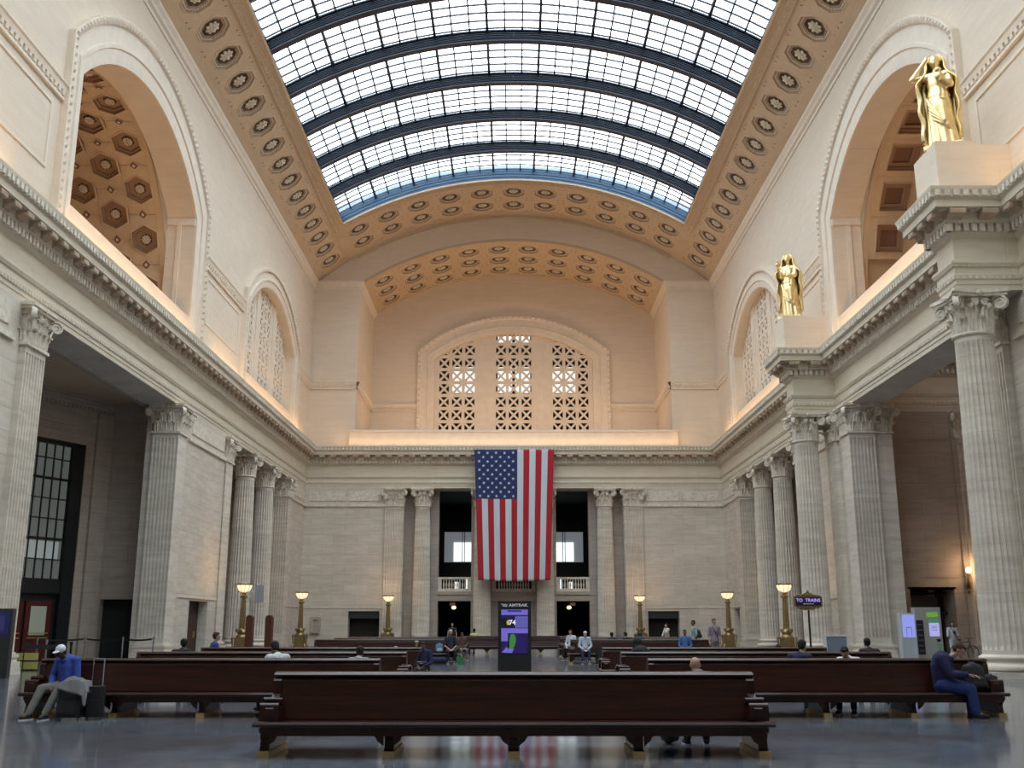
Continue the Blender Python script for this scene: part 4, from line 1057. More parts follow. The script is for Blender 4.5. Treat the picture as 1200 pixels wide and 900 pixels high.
def statue(loc, kind, label):
    t = thing('statue', label, 'statue', loc, R(-28 if kind == 'night' else -30))
    b = MB()   # gown from feet to waist then bodice, scaled for a 3.7 m figure
    robe(b, 0, 0, 2.15, [(.52, .42, .05, 0), (.50, .40, .04, 0), (.46, .38, .02, 0), (.44, .36, 0, 0), (.42, .34, 0, 0), (.34, .27, 0, 0)], 13, .075, 1)
    b.ell((0, -.02, 2.55), (.36, .25, .52), 16, 12)
    robe(b, 0, 2.0, 2.35, [(.40, .31, 0, 0), (.34, .26, 0, 0)], 17, .06)
    C = [((-.38, 0, 2.88), (.38, 0, 2.88), .17, .17), ((0, 0, 2.85), (0, -.03, 3.2), .13, .12), ((.15, -.3, .9), (.10, -.28, 1.6), .2, .22)]
    if kind == 'night':
        C += [((-.38, 0, 2.88), (-.82, -.12, 2.86), .13, .10), ((-.82, -.12, 2.86), (-.30, -.12, 3.52), .10, .07), ((.40, 0, 2.86), (.46, -.15, 2.35), .14, .11), ((.46, -.15, 2.35), (.12, -.38, 2.62), .11, .08)]
        E_ = [((0, -.05, 3.38), (.20, .24, .28)), ((-.27, -.12, 3.56), (.09, .05, .10)), ((.10, -.40, 2.66), (.14, .10, .12)), ((0, -.22, 3.34), (.12, .08, .16))]
    else:
        C += [((-.36, 0, 2.86), (-.42, -.2, 2.35), .15, .12), ((-.42, -.2, 2.35), (-.40, -.55, 2.70), .11, .08), ((.38, 0, 2.86), (.40, -.18, 2.35), .15, .12), ((.40, -.18, 2.35), (.05, -.45, 2.30), .11, .08)]
        E_ = [((0, -.05, 3.36), (.19, .23, .27)), ((-.40, -.60, 2.80), (.09, .07, .12)), ((0, -.22, 3.32), (.11, .08, .15)), ((.02, -.46, 2.32), (.10, .08, .08))]
    b2 = caps_mesh(C, E_); o_ = len(b.v); b.v += b2.v; b.f += [tuple(i+o_ for i in f) for f in b2.f]; b.m += b2.m
    fuse('draped_figure', b, 'gold', t, .035, 2, .4)
    # face and hair under the hood
    hb = MB(); hb.ell((0, -.26, 3.38), (.05, .06, .07)); hb.ell((-.06, -.235, 3.42), (.03, .02, .02)); hb.ell((.06, -.235, 3.42), (.03, .02, .02)); hb.ell((0, -.27, 3.27), (.05, .03, .02))
    for k in range(14): a = PI*k/13; hb.ell((.21*math.cos(a), -.10, 3.42+.18*math.sin(a)), (.06, .08, .06), 8, 6)
    obj('face', hb, 'gold', t, 60)
    # cloak: open shell hanging from head and shoulders behind, with folded edges
    b = MB(); rows = []
    for i in range(30):
        f = i/29; z = 3.72-f*3.35
        if z > 3.1: r = .30*math.sin(min(1, (3.80-z)/.45)*PI/2)+.02; sp = R(125)
        else: r = .34+.30*min(1, (3.1-z)/.5)*(1-.25*f); sp = R(128-25*f)
        row = []
        for j in range(49):
            u = -1+2*j/48; a = PI/2+u*sp; g = 1+.10*math.sin(u*26+4*f)*min(1, f*3)+(.10*abs(u)**6*math.sin(f*22) if f > .2 else 0)
            row.append((r*1.05*g*math.cos(a), .02+r*.85*g*math.sin(a), z))
        rows.append(row)
    b.grid(rows); o = obj('cloak', b, 'gold', t, 60); m = o.modifiers.new('t', 'SOLIDIFY'); m.thickness = .06; m.offset = 0
    # sash sweeping across the knees
    b = MB()
    for k in range(5):   # folds swept from the left hip down to the right foot
        pts = []
        for q in range(9):
            f = q/8; a = R(205+k*6+f*(95+k*4)); z = 2.0-.22*k-f*(1.35-.16*k); pts.append((.47*math.cos(a)+.03, .40*math.sin(a), z))
        b.tube(pts, [.02]+[.05]*7+[.02], 8)
    obj('sash', b, 'gold', t, 60)
    if kind != 'night':
        b = MB(); b.ell((0, 0, 0), (.13, .16, .17)); b.ell((0, -.15, .12), (.07, .08, .08)); obj('held_bird', b, 'gold', t, 60, loc=(-.40, -.62, 2.98))
    else:
        b = MB(); b.ell((0, 0, 0), (.15, .12, .20)); b.ell((0, -.05, .2), (.12, .11, .11)); obj('held_owl', b, 'gold', t, 60, loc=(.10, -.44, 2.66))
    b = MB(); b.box(-.62, .62, -.5, .5, -.12, .03); obj('plinth', b, 'gold', t)
    return t
for c, kd, lab in ((CY1, 'night', 'gilded statue of a veiled woman raising one arm, nearest on the right wall'), (CY2, 'day', 'gilded statue of a hooded woman in long robes, farther along the right wall')):
    t = thing('pedestal', 'cream stone pedestal block under the '+('gilded figure with a raised arm' if kd == 'night' else 'hooded gilded figure'), 'pedestal', (XC, c, Z_TOP))
    b = MB(); b.box(-1.05, .35, -.95, .95, 0, 1.98); b.box(.35, 1.6, -.95, .95, 0, 1.85); obj('block', b, 'upper', t)
    b = MB(); b.box(-1.1, 1.6, -1.0, 1.0, 0, .22); obj('foot_moulding', b, 'cream', t)
    statue((XC-.35, c-.05, Z_TOP+2.10), kd, lab)

# ---- floor lamps, kiosks, signs ----------------------------------------------------------------
def torchere(loc, label):
    t = thing('floor_lamp', label, 'lamp', loc, group=None)
    b = MB(); b.box(-.42, .42, -.42, .42, 0, .12); b.prism([(-.40, .12), (.40, .12), (.34, .3), (.32, .85), (.38, .95), (-.38, .95), (-.32, .85), (-.34, .3)], 'y', -.36, .36)
    for a in (-1, 1):
        for c in (-1, 1): b.tube([(a*.42, c*.42, .06), (a*.46, c*.46, .16), (a*.38, c*.38, .4), (a*.42, c*.42, .95), (a*.36, c*.36, 1.05)], [.07, .09, .04, .07, .03], 8)
    obj('lamp_base', b, 'bronze', t)
    b = MB(); b.lathe([(.32, .95), (.30, 1.05), (.22, 1.12), (.28, 1.2), (.30, 1.26), (.2, 1.34), (.17, 1.42)], 16)
    for k in range(4): a = k*PI/2; b.ell((.28*math.cos(a), .28*math.sin(a), 1.34), (.09, .09, .11), 8, 6)
    b.lathe([(.16, 1.4), (.17, 1.6), (.14, 2.6), (.125, 3.1), (.18, 3.16), (.2, 3.22), (.12, 3.28), (.12, 3.4)], 20, fn=lambda a, z: 1+.06*math.cos(10*a)*(1 if 1.5 < z < 3.1 else 0))
    for k in range(4): a = PI/4+k*PI/2; b.ell((.19*math.cos(a), .19*math.sin(a), 3.14), (.06, .06, .05), 8, 6)
    obj('pole', b, 'bronze', t, 40)
    b = MB(); b.lathe([(.10, 3.40), (.24, 3.45), (.36, 3.56), (.42, 3.72), (.43, 3.83)], 20, caps=False); sh = obj('lamp_shade', b, 'lampglass', t, 60)
    b = MB()
    for k in range(10): a = 2*PI*k/10; b.tube([(r*math.cos(a), r*math.sin(a), z) for r, z in ((.11, 3.40), (.25, 3.44), (.37, 3.55), (.43, 3.71), (.44, 3.83))], .014, 5)
    b.lathe([(.45, 3.80), (.47, 3.83), (.47, 3.88), (.43, 3.90), (.42, 3.86)], 24, caps=False); obj('shade_frame', b, 'bronze', sh)
    l = bpy.data.lights.new('lamp_light', 'POINT'); l.energy = 60; l.color = (1, .62, .30); l.shadow_soft_size = .2
    o = bpy.data.objects.new('lamp_light', l); S.collection.objects.link(o); o.parent = t; o.location = (0, 0, 4.05)
    return t
for x, y, lab in ((-15.1, 58.5, 'bronze floor lamp nearest on the left, in front of the side columns'), (-14.85, 73.2, 'bronze floor lamp in the far left corner by the blank wall'), (-9.75, 81.4, 'bronze floor lamp in front of the far pilaster left of the flag'),
                  (9.8, 81.4, 'bronze floor lamp in front of the far pilaster right of the flag'), (14.95, 73.2, 'bronze floor lamp in the far right corner by a dark doorway'), (15.15, 58.5, 'bronze floor lamp nearest on the right, left of the trains sign')):
    torchere((x, y, 0), lab)
def text(body, size, mat, parent, loc, rot=(PI/2, 0, 0), name='lettering', ext=.004, sx=1, bold=0):
    c = bpy.data.curves.new(name, 'FONT'); c.body = body; c.size = size; c.align_x = 'CENTER'; c.align_y = 'CENTER'; c.extrude = ext; c.offset = bold; c.resolution_u = 3
    c.materials.append(M[mat] if isinstance(mat, str) else mat); o = link('tmp', c); dg = bpy.context.evaluated_depsgraph_get(); dg.update(); me = bpy.data.meshes.new_from_object(o.evaluated_get(dg)); bpy.data.objects.remove(o)
    return link(name, me, parent, loc, rot, (sx, 1, 1))
SCR = {}
def scr(name, c, s): 
    if name not in SCR: SCR[name] = plain(name, tuple(v*.2 for v in c), .3, emis=c, es=s)
    return SCR[name]
# central departures kiosk
t = thing('display_kiosk', 'black display kiosk with a blue screen standing in the central aisle', 'kiosk', (.03, 38.0, 0))
b = MB(); b.box(-.60, .60, 0, .38, 0, 2.46); obj('body', b, 'black', t)
b = MB(); b.box(-.48, .48, -.015, 0, .62, 2.16)
sc_ = obj('screen', b, scr('screen_dark', (.02, .015, .12), .6), t)
def patch(name, x0, x1, z0, z1, mat, par=None, y=-.02, d=.004):
    b = MB(); b.box(x0, x1, y-d, y, z0, z1); return obj(name, b, mat, par or sc_)
patch('banner', -.48, .48, 1.97, 2.16, scr('screen_violet', (.20, .17, .66), .7)); patch('banner_tab', -.25, .25, 2.08, 2.14, scr('screen_navy', (.05, .04, .35), .6), y=-.026)
patch('map_panel', .02, .48, 1.52, 1.93, scr('screen_slate', (.16, .15, .55), .6)); patch('gate_panel', -.48, 0, 1.55, 1.85, 'black')
b = MB(); b.ell((-.23, -.03, 1.70), (.06, .01, .09)); obj('gate_mark', b, scr('screen_amber', (.5, .45, .15), .8), sc_)
text('74', .24, scr('screen_white', (.75, .75, 1), .9), sc_, (-.08, -.03, 1.70), bold=.006)
patch('notice_bar', -.48, .48, 1.33, 1.50, scr('screen_violet', (.20, .17, .66), .7)); patch('photo', -.44, .36, .64, 1.31, scr('screen_deep', (.03, .015, .14), .6), y=-.022)
patch('photo_sky', -.48, -.22, 1.05, 1.33, scr('screen_violet', (.20, .17, .66), .7), y=-.026)
b = MB(); b.prism([(-.18, .80), (-.08, .76), (.0, .88), (.05, 1.05), (.03, 1.24), (-.05, 1.31), (-.14, 1.28), (-.19, 1.1)], 'y', -.032, -.026); obj('photo_tree', b, scr('screen_green', (.06, .30, .06), .6), sc_)
patch('photo_pole', -.24, -.20, .78, 1.33, 'black', y=-.034)
b = MB(); b.prism([(-.46, .66), (-.1, .64), (-.02, .78), (-.3, .84)], 'y', -.032, -.026); obj('photo_road', b, scr('screen_violet', (.20, .17, .66), .7), sc_)
text('AMTRAK', .135, 'white', t, (.13, -.006, 2.315), sx=1.25, bold=.006)
b = MB()
for k in range(3): b.prism([(-.52+.03*k, 2.37-.035*k), (-.24, 2.35-.035*k), (-.30, 2.33-.035*k), (-.46+.03*k, 2.345-.035*k)], 'y', -.006, 0)
obj('arrow_mark', b, 'white', t)
# kiosk at the left edge
t = thing('display_kiosk', 'tall black kiosk with a dim blue screen at the left edge beside the pilaster', 'kiosk', (-16.22, 33.1, 0), R(12))
b = MB(); b.box(-.5, .42, -.15, .25, 0, 2.12); obj('body', b, plain('charcoal_cabinet', (.025, .027, .03), .5), t)
b = MB(); b.box(-.42, .34, -.165, -.15, 1.32, 2.02); s2 = obj('screen', b, scr('screen_dimblue', (.02, .03, .14), .35), t)
patch('train_picture', -.2, .2, 1.45, 1.9, scr('screen_dimviolet', (.05, .05, .2), .4), s2, y=-.167)
# trains sign
t = thing('direction_sign', 'ornate bronze framed sign reading TO TRAINS on a tall pole', 'sign', (14.05, 50.0, 0))
b = MB(); b.box(-.67, .67, -.06, .06, 2.47, 2.95); fr = obj('sign_board', b, 'bronze', t)
b = MB(); b.box(-.60, .60, -.075, -.05, 2.52, 2.90); obj('sign_face', b, plain('dark_sign_face', (.02, .012, .03), .4), fr)
LT = scr('sign_letters', (.42, .32, 1), 1.0)
text('TO  TRAINS', .215, LT, fr, (0, -.08, 2.765), bold=.004)
b = MB(); b.prism([(-.26, 2.60), (-.20, 2.64), (-.20, 2.615), (.26, 2.615), (.26, 2.585), (-.20, 2.585), (-.20, 2.56)], 'y', -.085, -.075); obj('arrow', b, 'white', fr)
b = MB(); b.prism([(-.62, 2.95), (-.5, 3.02), (-.3, 3.0), (-.18, 3.1), (-.08, 3.12), (0, 3.26), (.08, 3.12), (.18, 3.1), (.3, 3.0), (.5, 3.02), (.62, 2.95)], 'y', -.04, .04)
b.prism([(-.60, 2.47), (-.5, 2.38), (-.36, 2.40), (-.2, 2.30), (0, 2.34), (.2, 2.30), (.36, 2.40), (.5, 2.38), (.60, 2.47)], 'y', -.04, .04)
for x in (-.4, -.2, 0, .2, .4): b.ell((x, -.05, 2.41), (.06, .04, .05)); b.ell((x*.8, -.05, 3.03-abs(x)*.1), (.06, .04, .05))
obj('crest', b, 'bronze', fr)
b = MB(); b.lathe([(.3, 0), (.3, .05), (.08, .12), (.05, .2), (.045, 2.32)], 12); obj('pole', b, 'black', t)
# pale cabinet right of the second column
t = thing('cabinet', 'low grey blue cabinet with a white frame in front of the second free standing column', 'cabinet', (15.1, 49.4, 0))
b = MB(); b.box(-.5, .5, 0, .4, 0, 1.12); obj('body', b, plain('grey_blue_panel', (.22, .27, .33), .5), t)
b = MB(); b.box(-.53, .53, -.03, .43, 1.10, 1.18); b.box(-.53, -.47, -.02, .4, 0, 1.1); b.box(.47, .53, -.02, .4, 0, 1.1); obj('frame', b, 'white', t)
# ticket machines in the right side hall
t = thing('ticket_machine', 'slim white touch screen tower beside the larger vending machine', 'machine', (18.9, 50.4, 0))
WH = plain('white_enamel', (.62, .68, .74), .4)
b = MB(); b.box(-.36, .36, 0, .5, 0, 2.2); obj('body', b, WH, t)
b = MB(); b.box(-.29, .29, -.02, 0, 1.05, 2.1); s3 = obj('screen', b, scr('screen_lilac', (.36, .40, .95), .75), t)
patch('screen_arch', -.13, -.10, 1.10, 1.5, scr('screen_indigo', (.15, .18, .6), .7), s3, y=-.022); patch('screen_arch', .10, .13, 1.10, 1.5, SCR['screen_indigo'], s3, y=-.022); patch('screen_arch', -.13, .13, 1.48, 1.53, SCR['screen_indigo'], s3, y=-.022)
t = thing('vending_machine', 'large pale vending machine with a green logo and lit notice', 'machine', (19.8, 50.15, 0), R(-8))
b = MB(); b.box(-.62, .55, 0, .8, 0, 2.45); obj('body', b, plain('pale_enamel', (.42, .43, .40), .4), t)
b = MB(); b.box(-.60, -.28, -.03, 0, .25, 1.85); cp = obj('product_window', b, 'black', t)
for k in range(6):
    b = MB(); b.box(-.56, -.32, -.04, -.03, .4+k*.24, .47+k*.24); obj('product_row', b, plain('product_row', (.10, .09, .12), .5), cp)
patch('green_logo', -.10, .42, 1.98, 2.22, scr('logo_green', (.25, .6, .08), .45), t, y=-.002)
patch('notice_screen', -.02, .44, 1.1, 1.9, scr('screen_lilac2', (.5, .5, .95), .75), t, y=-.002); patch('notice_head', -.02, .44, 1.72, 1.9, scr('notice_green', (.08, .3, .15), .6), t, y=-.008)
for z in (1.55, 1.48, 1.38): patch('notice_line', .08, .34, z, z+.03, SCR['screen_indigo'], t, y=-.008)
patch('card_reader', .28, .46, .85, .98, 'black', t, y=-.002); patch('green_button', .30, .48, .45, .75, scr('button_green', (.08, .3, .12), .4), t, y=-.002)
t = thing('hanging_sign', 'small square sign with a white figure above the vending machine', 'sign', (20.55, 50.9, 2.05))
b = MB(); b.box(-.12, .12, 0, .04, 0, .42); obj('plate', b, 'black', t)
b = MB(); b.box(-.09, .09, -.01, 0, .03, .39); b.box(-.12, -.02, .04, .2, .2, .25); obj('pictogram', b, 'white', t)
# wall sconce
t = thing('wall_lamp', 'bronze wall lamp with a round glowing globe in the right side hall', 'lamp', (22.98, FY-.24, 3.6))
b = MB(); b.tube([(0, .18, .1), (0, 0, -.1), (-.05, -.18, .0), (-.05, -.2, .35), (0, -.2, .55)], [.1, .08, .06, .05, .1], 8); b.ell((0, .05, 0), (.16, .1, .3)); b.ell((0, -.02, -.3), (.08, .08, .12)); obj('bracket', b, 'bronze', t, 60)
b = MB(); b.ell((0, -.2, .72), (.15, .15, .18), 16, 12); obj('globe', b, 'lampglow', t, 60)
l = bpy.data.lights.new('sconce_light', 'POINT'); l.energy = 45; l.color = (1, .6, .3); l.shadow_soft_size = .2; o = link('sconce_light', l, t, (0, -.6, .8))
for s in (-1, 1):   # globe lamps and exit signs in the doorways under the balcony
    t = thing('pendant_lamp', 'small glowing ceiling globe in the dark doorway %s of the flag' % ('left' if s < 0 else 'right'), 'lamp', (s*4.95-.2, 90, 3.3))
    b = MB(); b.ell((0, 0, -.2), (.2, .2, .15), 14, 10); obj('globe', b, 'lampglow', t, 60)
    b = MB(); b.tube([(0, 0, -.05), (0, 0, .85)], .02, 6); b.lathe([(.2, -.06), (.2, 0), (.05, .04)], 12); obj('stem', b, 'bronze', t)
    t = thing('exit_sign', 'dim exit sign hanging at the top of the doorway %s of the flag' % ('left' if s < 0 else 'right'), 'sign', (s*4.95-.1, 86.2, 3.18))
    b = MB(); b.box(-.22, .22, 0, .06, 0, .26); obj('sign_box', b, plain('dim_exit_sign', (.3, .2, .18), .5, emis=(.6, .25, .2), es=.12), t)
    b = MB(); b.tube([(0, .03, .26), (0, .03, .4)], .015, 6); obj('hanger', b, 'black', t)
# wooden end posts by the left columns
for x, y, lab in ((-14.3, 57.0, 'left of the two round topped wooden posts between the left lamps'), (-13.25, 57.0, 'right of the two round topped wooden posts between the left lamps')):
    t = thing('wooden_post', lab, 'post', (x, y, 0)); b = MB(); b.prism([(-.17, .12), (.17, .12), (.17, 2.0)]+[(.17*math.cos(a), 2.0+.15*math.sin(a)) for a in [PI*k/8 for k in range(1, 8)]]+[(-.17, 2.0)], 'y', -.25, .25); obj('panel', b, plain('red_brown_wood', (.10, .028, .014), .4), t)
    b = MB(); b.box(-.22, .22, -.3, .3, 0, .12); obj('foot', b, 'brass', t)
# small direction sign fixed behind left lamp
t = thing('bracket_sign', 'small dark bracket sign with white plates on the left side column', 'sign', (-16.15, 65.5, 3.55))
b = MB(); b.box(-.05, .05, -.15, .6, -.6, .6); b.box(.05, .5, -.12, -.06, -.55, .5); obj('plate', b, 'grey', t)
b = MB(); b.box(-.7, -.06, -.2, -.14, .05, .2); b.box(-.85, -.3, -.2, -.14, -.25, -.1); obj('arrow_plate', b, 'white', t)
# relief niche (drinking fountain) on the far wall left
t = thing('wall_niche', 'small round headed stone niche panel low on the far wall at left', 'niche', (-15.85, YE-.02, .9), kind=None)
b = MB(); out = [(-.42, 0), (.42, 0), (.42, 1.35), (-.42, 1.35)]; ho = [(-.22, .15)]+[(.22*math.cos(a), .95+.22*math.sin(a)) for a in [PI-PI*k/10 for k in range(11)]]+[(.22, .15)]
b.poly_holes([out, ho], lambda p: (p[0], -.1, p[1])); b.box(-.42, .42, -.02, 0, 0, 1.35); b.grid([[(p[0], y, p[1]) for p in ho] for y in (-.1, 0)]); b.grid([[(p[0], y, p[1]) for p in out] for y in (-.1, 0)], closed_v=True)
obj('niche_frame', b, 'recess', t)
b = MB(); b.box(-.25, .25, -.25, 0, .12, .2); obj('basin', b, 'recess', t)

# ---- belt barriers -----------------------------------------------------------------------------
def post(loc, label, mat, h=1.05):
    t = thing('barrier_post', label, 'barrier post', loc); b = MB(); b.lathe([(.17, 0), (.17, .03), (.06, .06), (.035, .07), (.035, h-.12), (.05, h-.1), (.05, h), (.02, h+.01)], 14); obj('pole', b, mat, t, 40); return t
P1 = [(-19.3, 47.5), (-17.6, 47.5), (-16.25, 47.6)]
post((*P1[0], 0), 'silver barrier post left of the black opening in the left vestibule', 'chrome', 1.1)
post((*P1[1], 0), 'silver barrier post in front of the black opening, behind the benches', 'chrome', 1.1)
post((*P1[2], 0), 'silver barrier post by the fluted left pier', 'chrome', 1.1)
post((-17.35, 39.2, 0), 'silver barrier post right of the yellow panels', 'chrome', 1.1)
post((-14.5, 34.6, 0), 'thick black barrier post behind the man in the white cap', 'black', 1.08)
post((-21.0, 46.5, 0), 'silver barrier post beside the dark red doors', 'chrome', 1.1)
def belt(p, q, z, label):
    dq = (Vector(q)-Vector(p)).normalized()*.07; p = Vector(p)+dq; q = Vector(q)-dq
    t = MB(); n = 10; pts = [Vector((*p, z)).lerp(Vector((*q, z)), k/n)-Vector((0, 0, .05*math.sin(PI*k/n))) for k in range(n+1)]
    for i in range(n): t.bar(pts[i], pts[i+1], .012, .08 if z > .9 and p[1] > 36 else .14)
    tag(obj('barrier_belt', t, 'black'), label, 'belt')
belt(P1[0], P1[1], 1.0, 'black belt stretched between the two silver posts before the black opening'); belt(P1[1], P1[2], 1.0, 'black belt running from the black opening to the fluted left pier')
belt((-21.0, 46.5), P1[0], 1.0, 'black belt running from the red doors toward the black opening')
belt((-15.7, 33.6), (-14.58, 34.6), .97, 'broad black belt running from the left kiosk to the thick black post')
t = thing('yellow_stand_in', 'low yellow panels standing in for bright door glass behind the left bench', 'stand-in', (-17.35, 38.6, 0))  # added panels stand in for bright yellow seen through low door glass
YL = plain('pale_yellow_panel', (.55, .50, .16), .5)
for i, x in enumerate((-1.05, -.5)):
    for z in (.06, .36):
        b = MB(); b.box(x, x+.5, -.02, .02, z, z+.27); obj('yellow_panel', b, YL, t)
b = MB(); b.box(-1.08, .02, -.03, .03, .32, .37); b.box(-.535, -.505, -.03, .03, 0, .95); b.box(-1.1, .05, -.25, .25, 0, .04); obj('frame', b, 'black', t)

# ---- benches -----------------------------------------------------------------------------------
def make_bench():
    t = thing('bench', 'x', 'bench', (0, 0, 0))
    HB = 3.12; HS = 3.25
    prof = [(-.10, .96), (-.13, .90), (-.17, .70), (-.235, .44), (-.235, .36), (.235, .36), (.235, .44), (.17, .70), (.13, .90), (.10, .96)]
    b = MB(); b.prism(prof, 'x', -HB+.08, HB-.08); obj('backrest', b, 'wood', t)
    b = MB(); n = 9; capp = [(-.15, .955), (-.155, .975)]+[(.15*-math.cos(PI*k/n), .975+.035*math.sin(PI*k/n)) for k in range(1, n)]+[(.155, .975), (.15, .955)]
    b.prism(capp, 'x', -HB, HB); obj('top_rail', b, 'wood', t, 30)
    for s in (-1, 1):
        sp = [(s*.19, .44), (s*.24, .415), (s*.45, .405), (s*.60, .425), (s*.645, .43), (s*.665, .40), (s*.645, .37), (s*.60, .365), (s*.19, .365)]
        b = MB(); b.prism(sp if s < 0 else sp[::-1], 'x', -HS, HS); obj('seat', b, 'wood', t, 30)
        b = MB(); y0, y1 = sorted((s*.57, s*.60)); b.box(-HS+.1, HS-.1, y0, y1, .26, .37); obj('apron', b, 'wood', t)
        # end panel with stepped scroll arm
        ep = [(-.12, .95), (-.16, .90), (-.17, .74), (-.24, .70), (-.27, .66), (-.24, .62), (-.38, .60), (-.44, .63), (-.52, .63), (-.56, .58), (-.55, .43)]
        b = MB(); b.prism([(y, z) for y, z in ep]+[(-y, z) for y, z in ep[::-1]], 'x', min(s*(HB-.1), s*HB), max(s*(HB-.1), s*HB)); obj('end_panel', b, 'wood', t)
        for q in (-1, 1):
            b = MB(); x0, x1 = sorted((s*(HB-.16), s*(HB+.08))); y0, y1 = sorted((q*.27, q*.55)); b.box(x0, x1, y0, y1, .43, .585); 
            b.tube([(x0, q*.5, .60), (x1, q*.5, .60)], .05, 10); b.tube([(x0, q*.29, .66), (x1, q*.29, .66)], .045, 10); obj('arm_block', b, 'wood', t, 40)
    for k, x in enumerate((-3.12, -1.56, 0, 1.56, 3.12)):
        b = MB(); lp = [(-.60, .36), (-.58, .30), (-.50, .27), (-.46, .20), (-.48, .10), (-.53, .07), (-.53, 0)]
        th = .06
        b.prism(lp+[(-y, z) for y, z in lp[::-1]], 'x', x-th, x+th); lg = obj('leg', b, 'wood', t)
        b = MB(); b.box(x-.075, x+.075, -.58, .58, 0, .075); obj('brass_shoe', b, 'brass', lg)
        for q in (-1, 1):
            for sg in (-1, 1):
                if (k == 0 and sg < 0) or (k == 4 and sg > 0): continue
                b = MB(); xx = x+sg*th; pp = [(xx, .37), (xx+sg*.22, .37), (xx+sg*.20, .30), (xx+sg*.12, .27), (xx+sg*.08, .20), (xx, .14)]
                y0, y1 = sorted((q*.55, q*.59)); b.prism(pp, 'y', y0, y1)
                b.tube([(xx+sg*.2, y0-.02, .33), (xx+sg*.2, y1+.02, .33)], .035, 8); obj('bracket', b, 'wood', lg)
    return t
bench = make_bench()
BX = 5.6
rows = [(0, 14.0, 'long dark wooden bench in the foreground centre, nearest the camera')]
for y, q in ((19.7, 'first'), (24.6, 'second'), (29.6, 'third')):
    for s, nm in ((-1, 'left'), (1, 'right')): rows.append((s*BX, y, 'dark wooden bench, %s in the near %s block counting from the camera' % (q, nm)))
for y, q in ((46.3, 'first'), (51.3, 'second'), (56.3, 'third')):
    for s, nm in ((-1, 'left'), (1, 'right')): rows.append((s*BX, y, 'dark wooden bench, %s in the far %s block beyond the kiosk' % (q, nm)))
rows.append((0, 61.8, 'farthest wooden bench, centred in the aisle behind the kiosk'))
for i, (x, y, lab) in enumerate(rows):
    if i == 0: bench.location = (x, y, 0); bench['label'] = lab; bench['group'] = 'wooden waiting benches'
    else: dup(bench, (x, y, 0), 0, lab)

# ---- people ------------------------------------------------------------------------------------
def V(*a): return Vector(a)
HM = {}
def cloth(name, col, rough=.85):
    if name not in HM: HM[name] = plain(name, col, rough, noise_amt=.12, scale=12)
    return HM[name]
SKIN = {'dark': (.07, .035, .02), 'brown': (.20, .10, .06), 'light': (.48, .28, .20), 'pale': (.58, .38, .30)}
def hand(caps, wrist, d, palm, side, curl=.6):
    """palm and five tapering fingers; d forearm direction, palm normal points to the palm side"""
    d = d.normalized(); palm = (palm-d*palm.dot(d)).normalized(); s_ = d.cross(palm)*side
    for k in range(4):
        o = (-.030+.020*k); base = wrist+d*.035+s_*o*.7; kn = wrist+d*(.088-.004*abs(k-1.5))+s_*o
        caps.append((base, kn, .017, .013))
        L = (.040, .046, .043, .034)[k]; a = kn; dd = d.copy()
        for j in range(3):
            dd = (dd*math.cos(curl*.75)+palm*math.sin(curl*.75)).normalized() if j else (d*math.cos(curl*.4)+palm*math.sin(curl*.4)).normalized()
            e = a+dd*L*(1, .62, .5)[j]; caps.append((a, e, (.0100, .0092, .0084)[j], (.0092, .0084, .0074)[j])); a = e
    tb = wrist+d*.025-s_*.028; t1 = tb+(d*.6-s_*.7+palm*.3).normalized()*.038; t2 = t1+(d*.9-s_*.15+palm*.4).normalized()*.030; t3 = t2+(d*.9+palm*.5).normalized()*.022
    caps += [(tb, t1, .015, .012), (t1, t2, .011, .010), (t2, t3, .010, .008)]
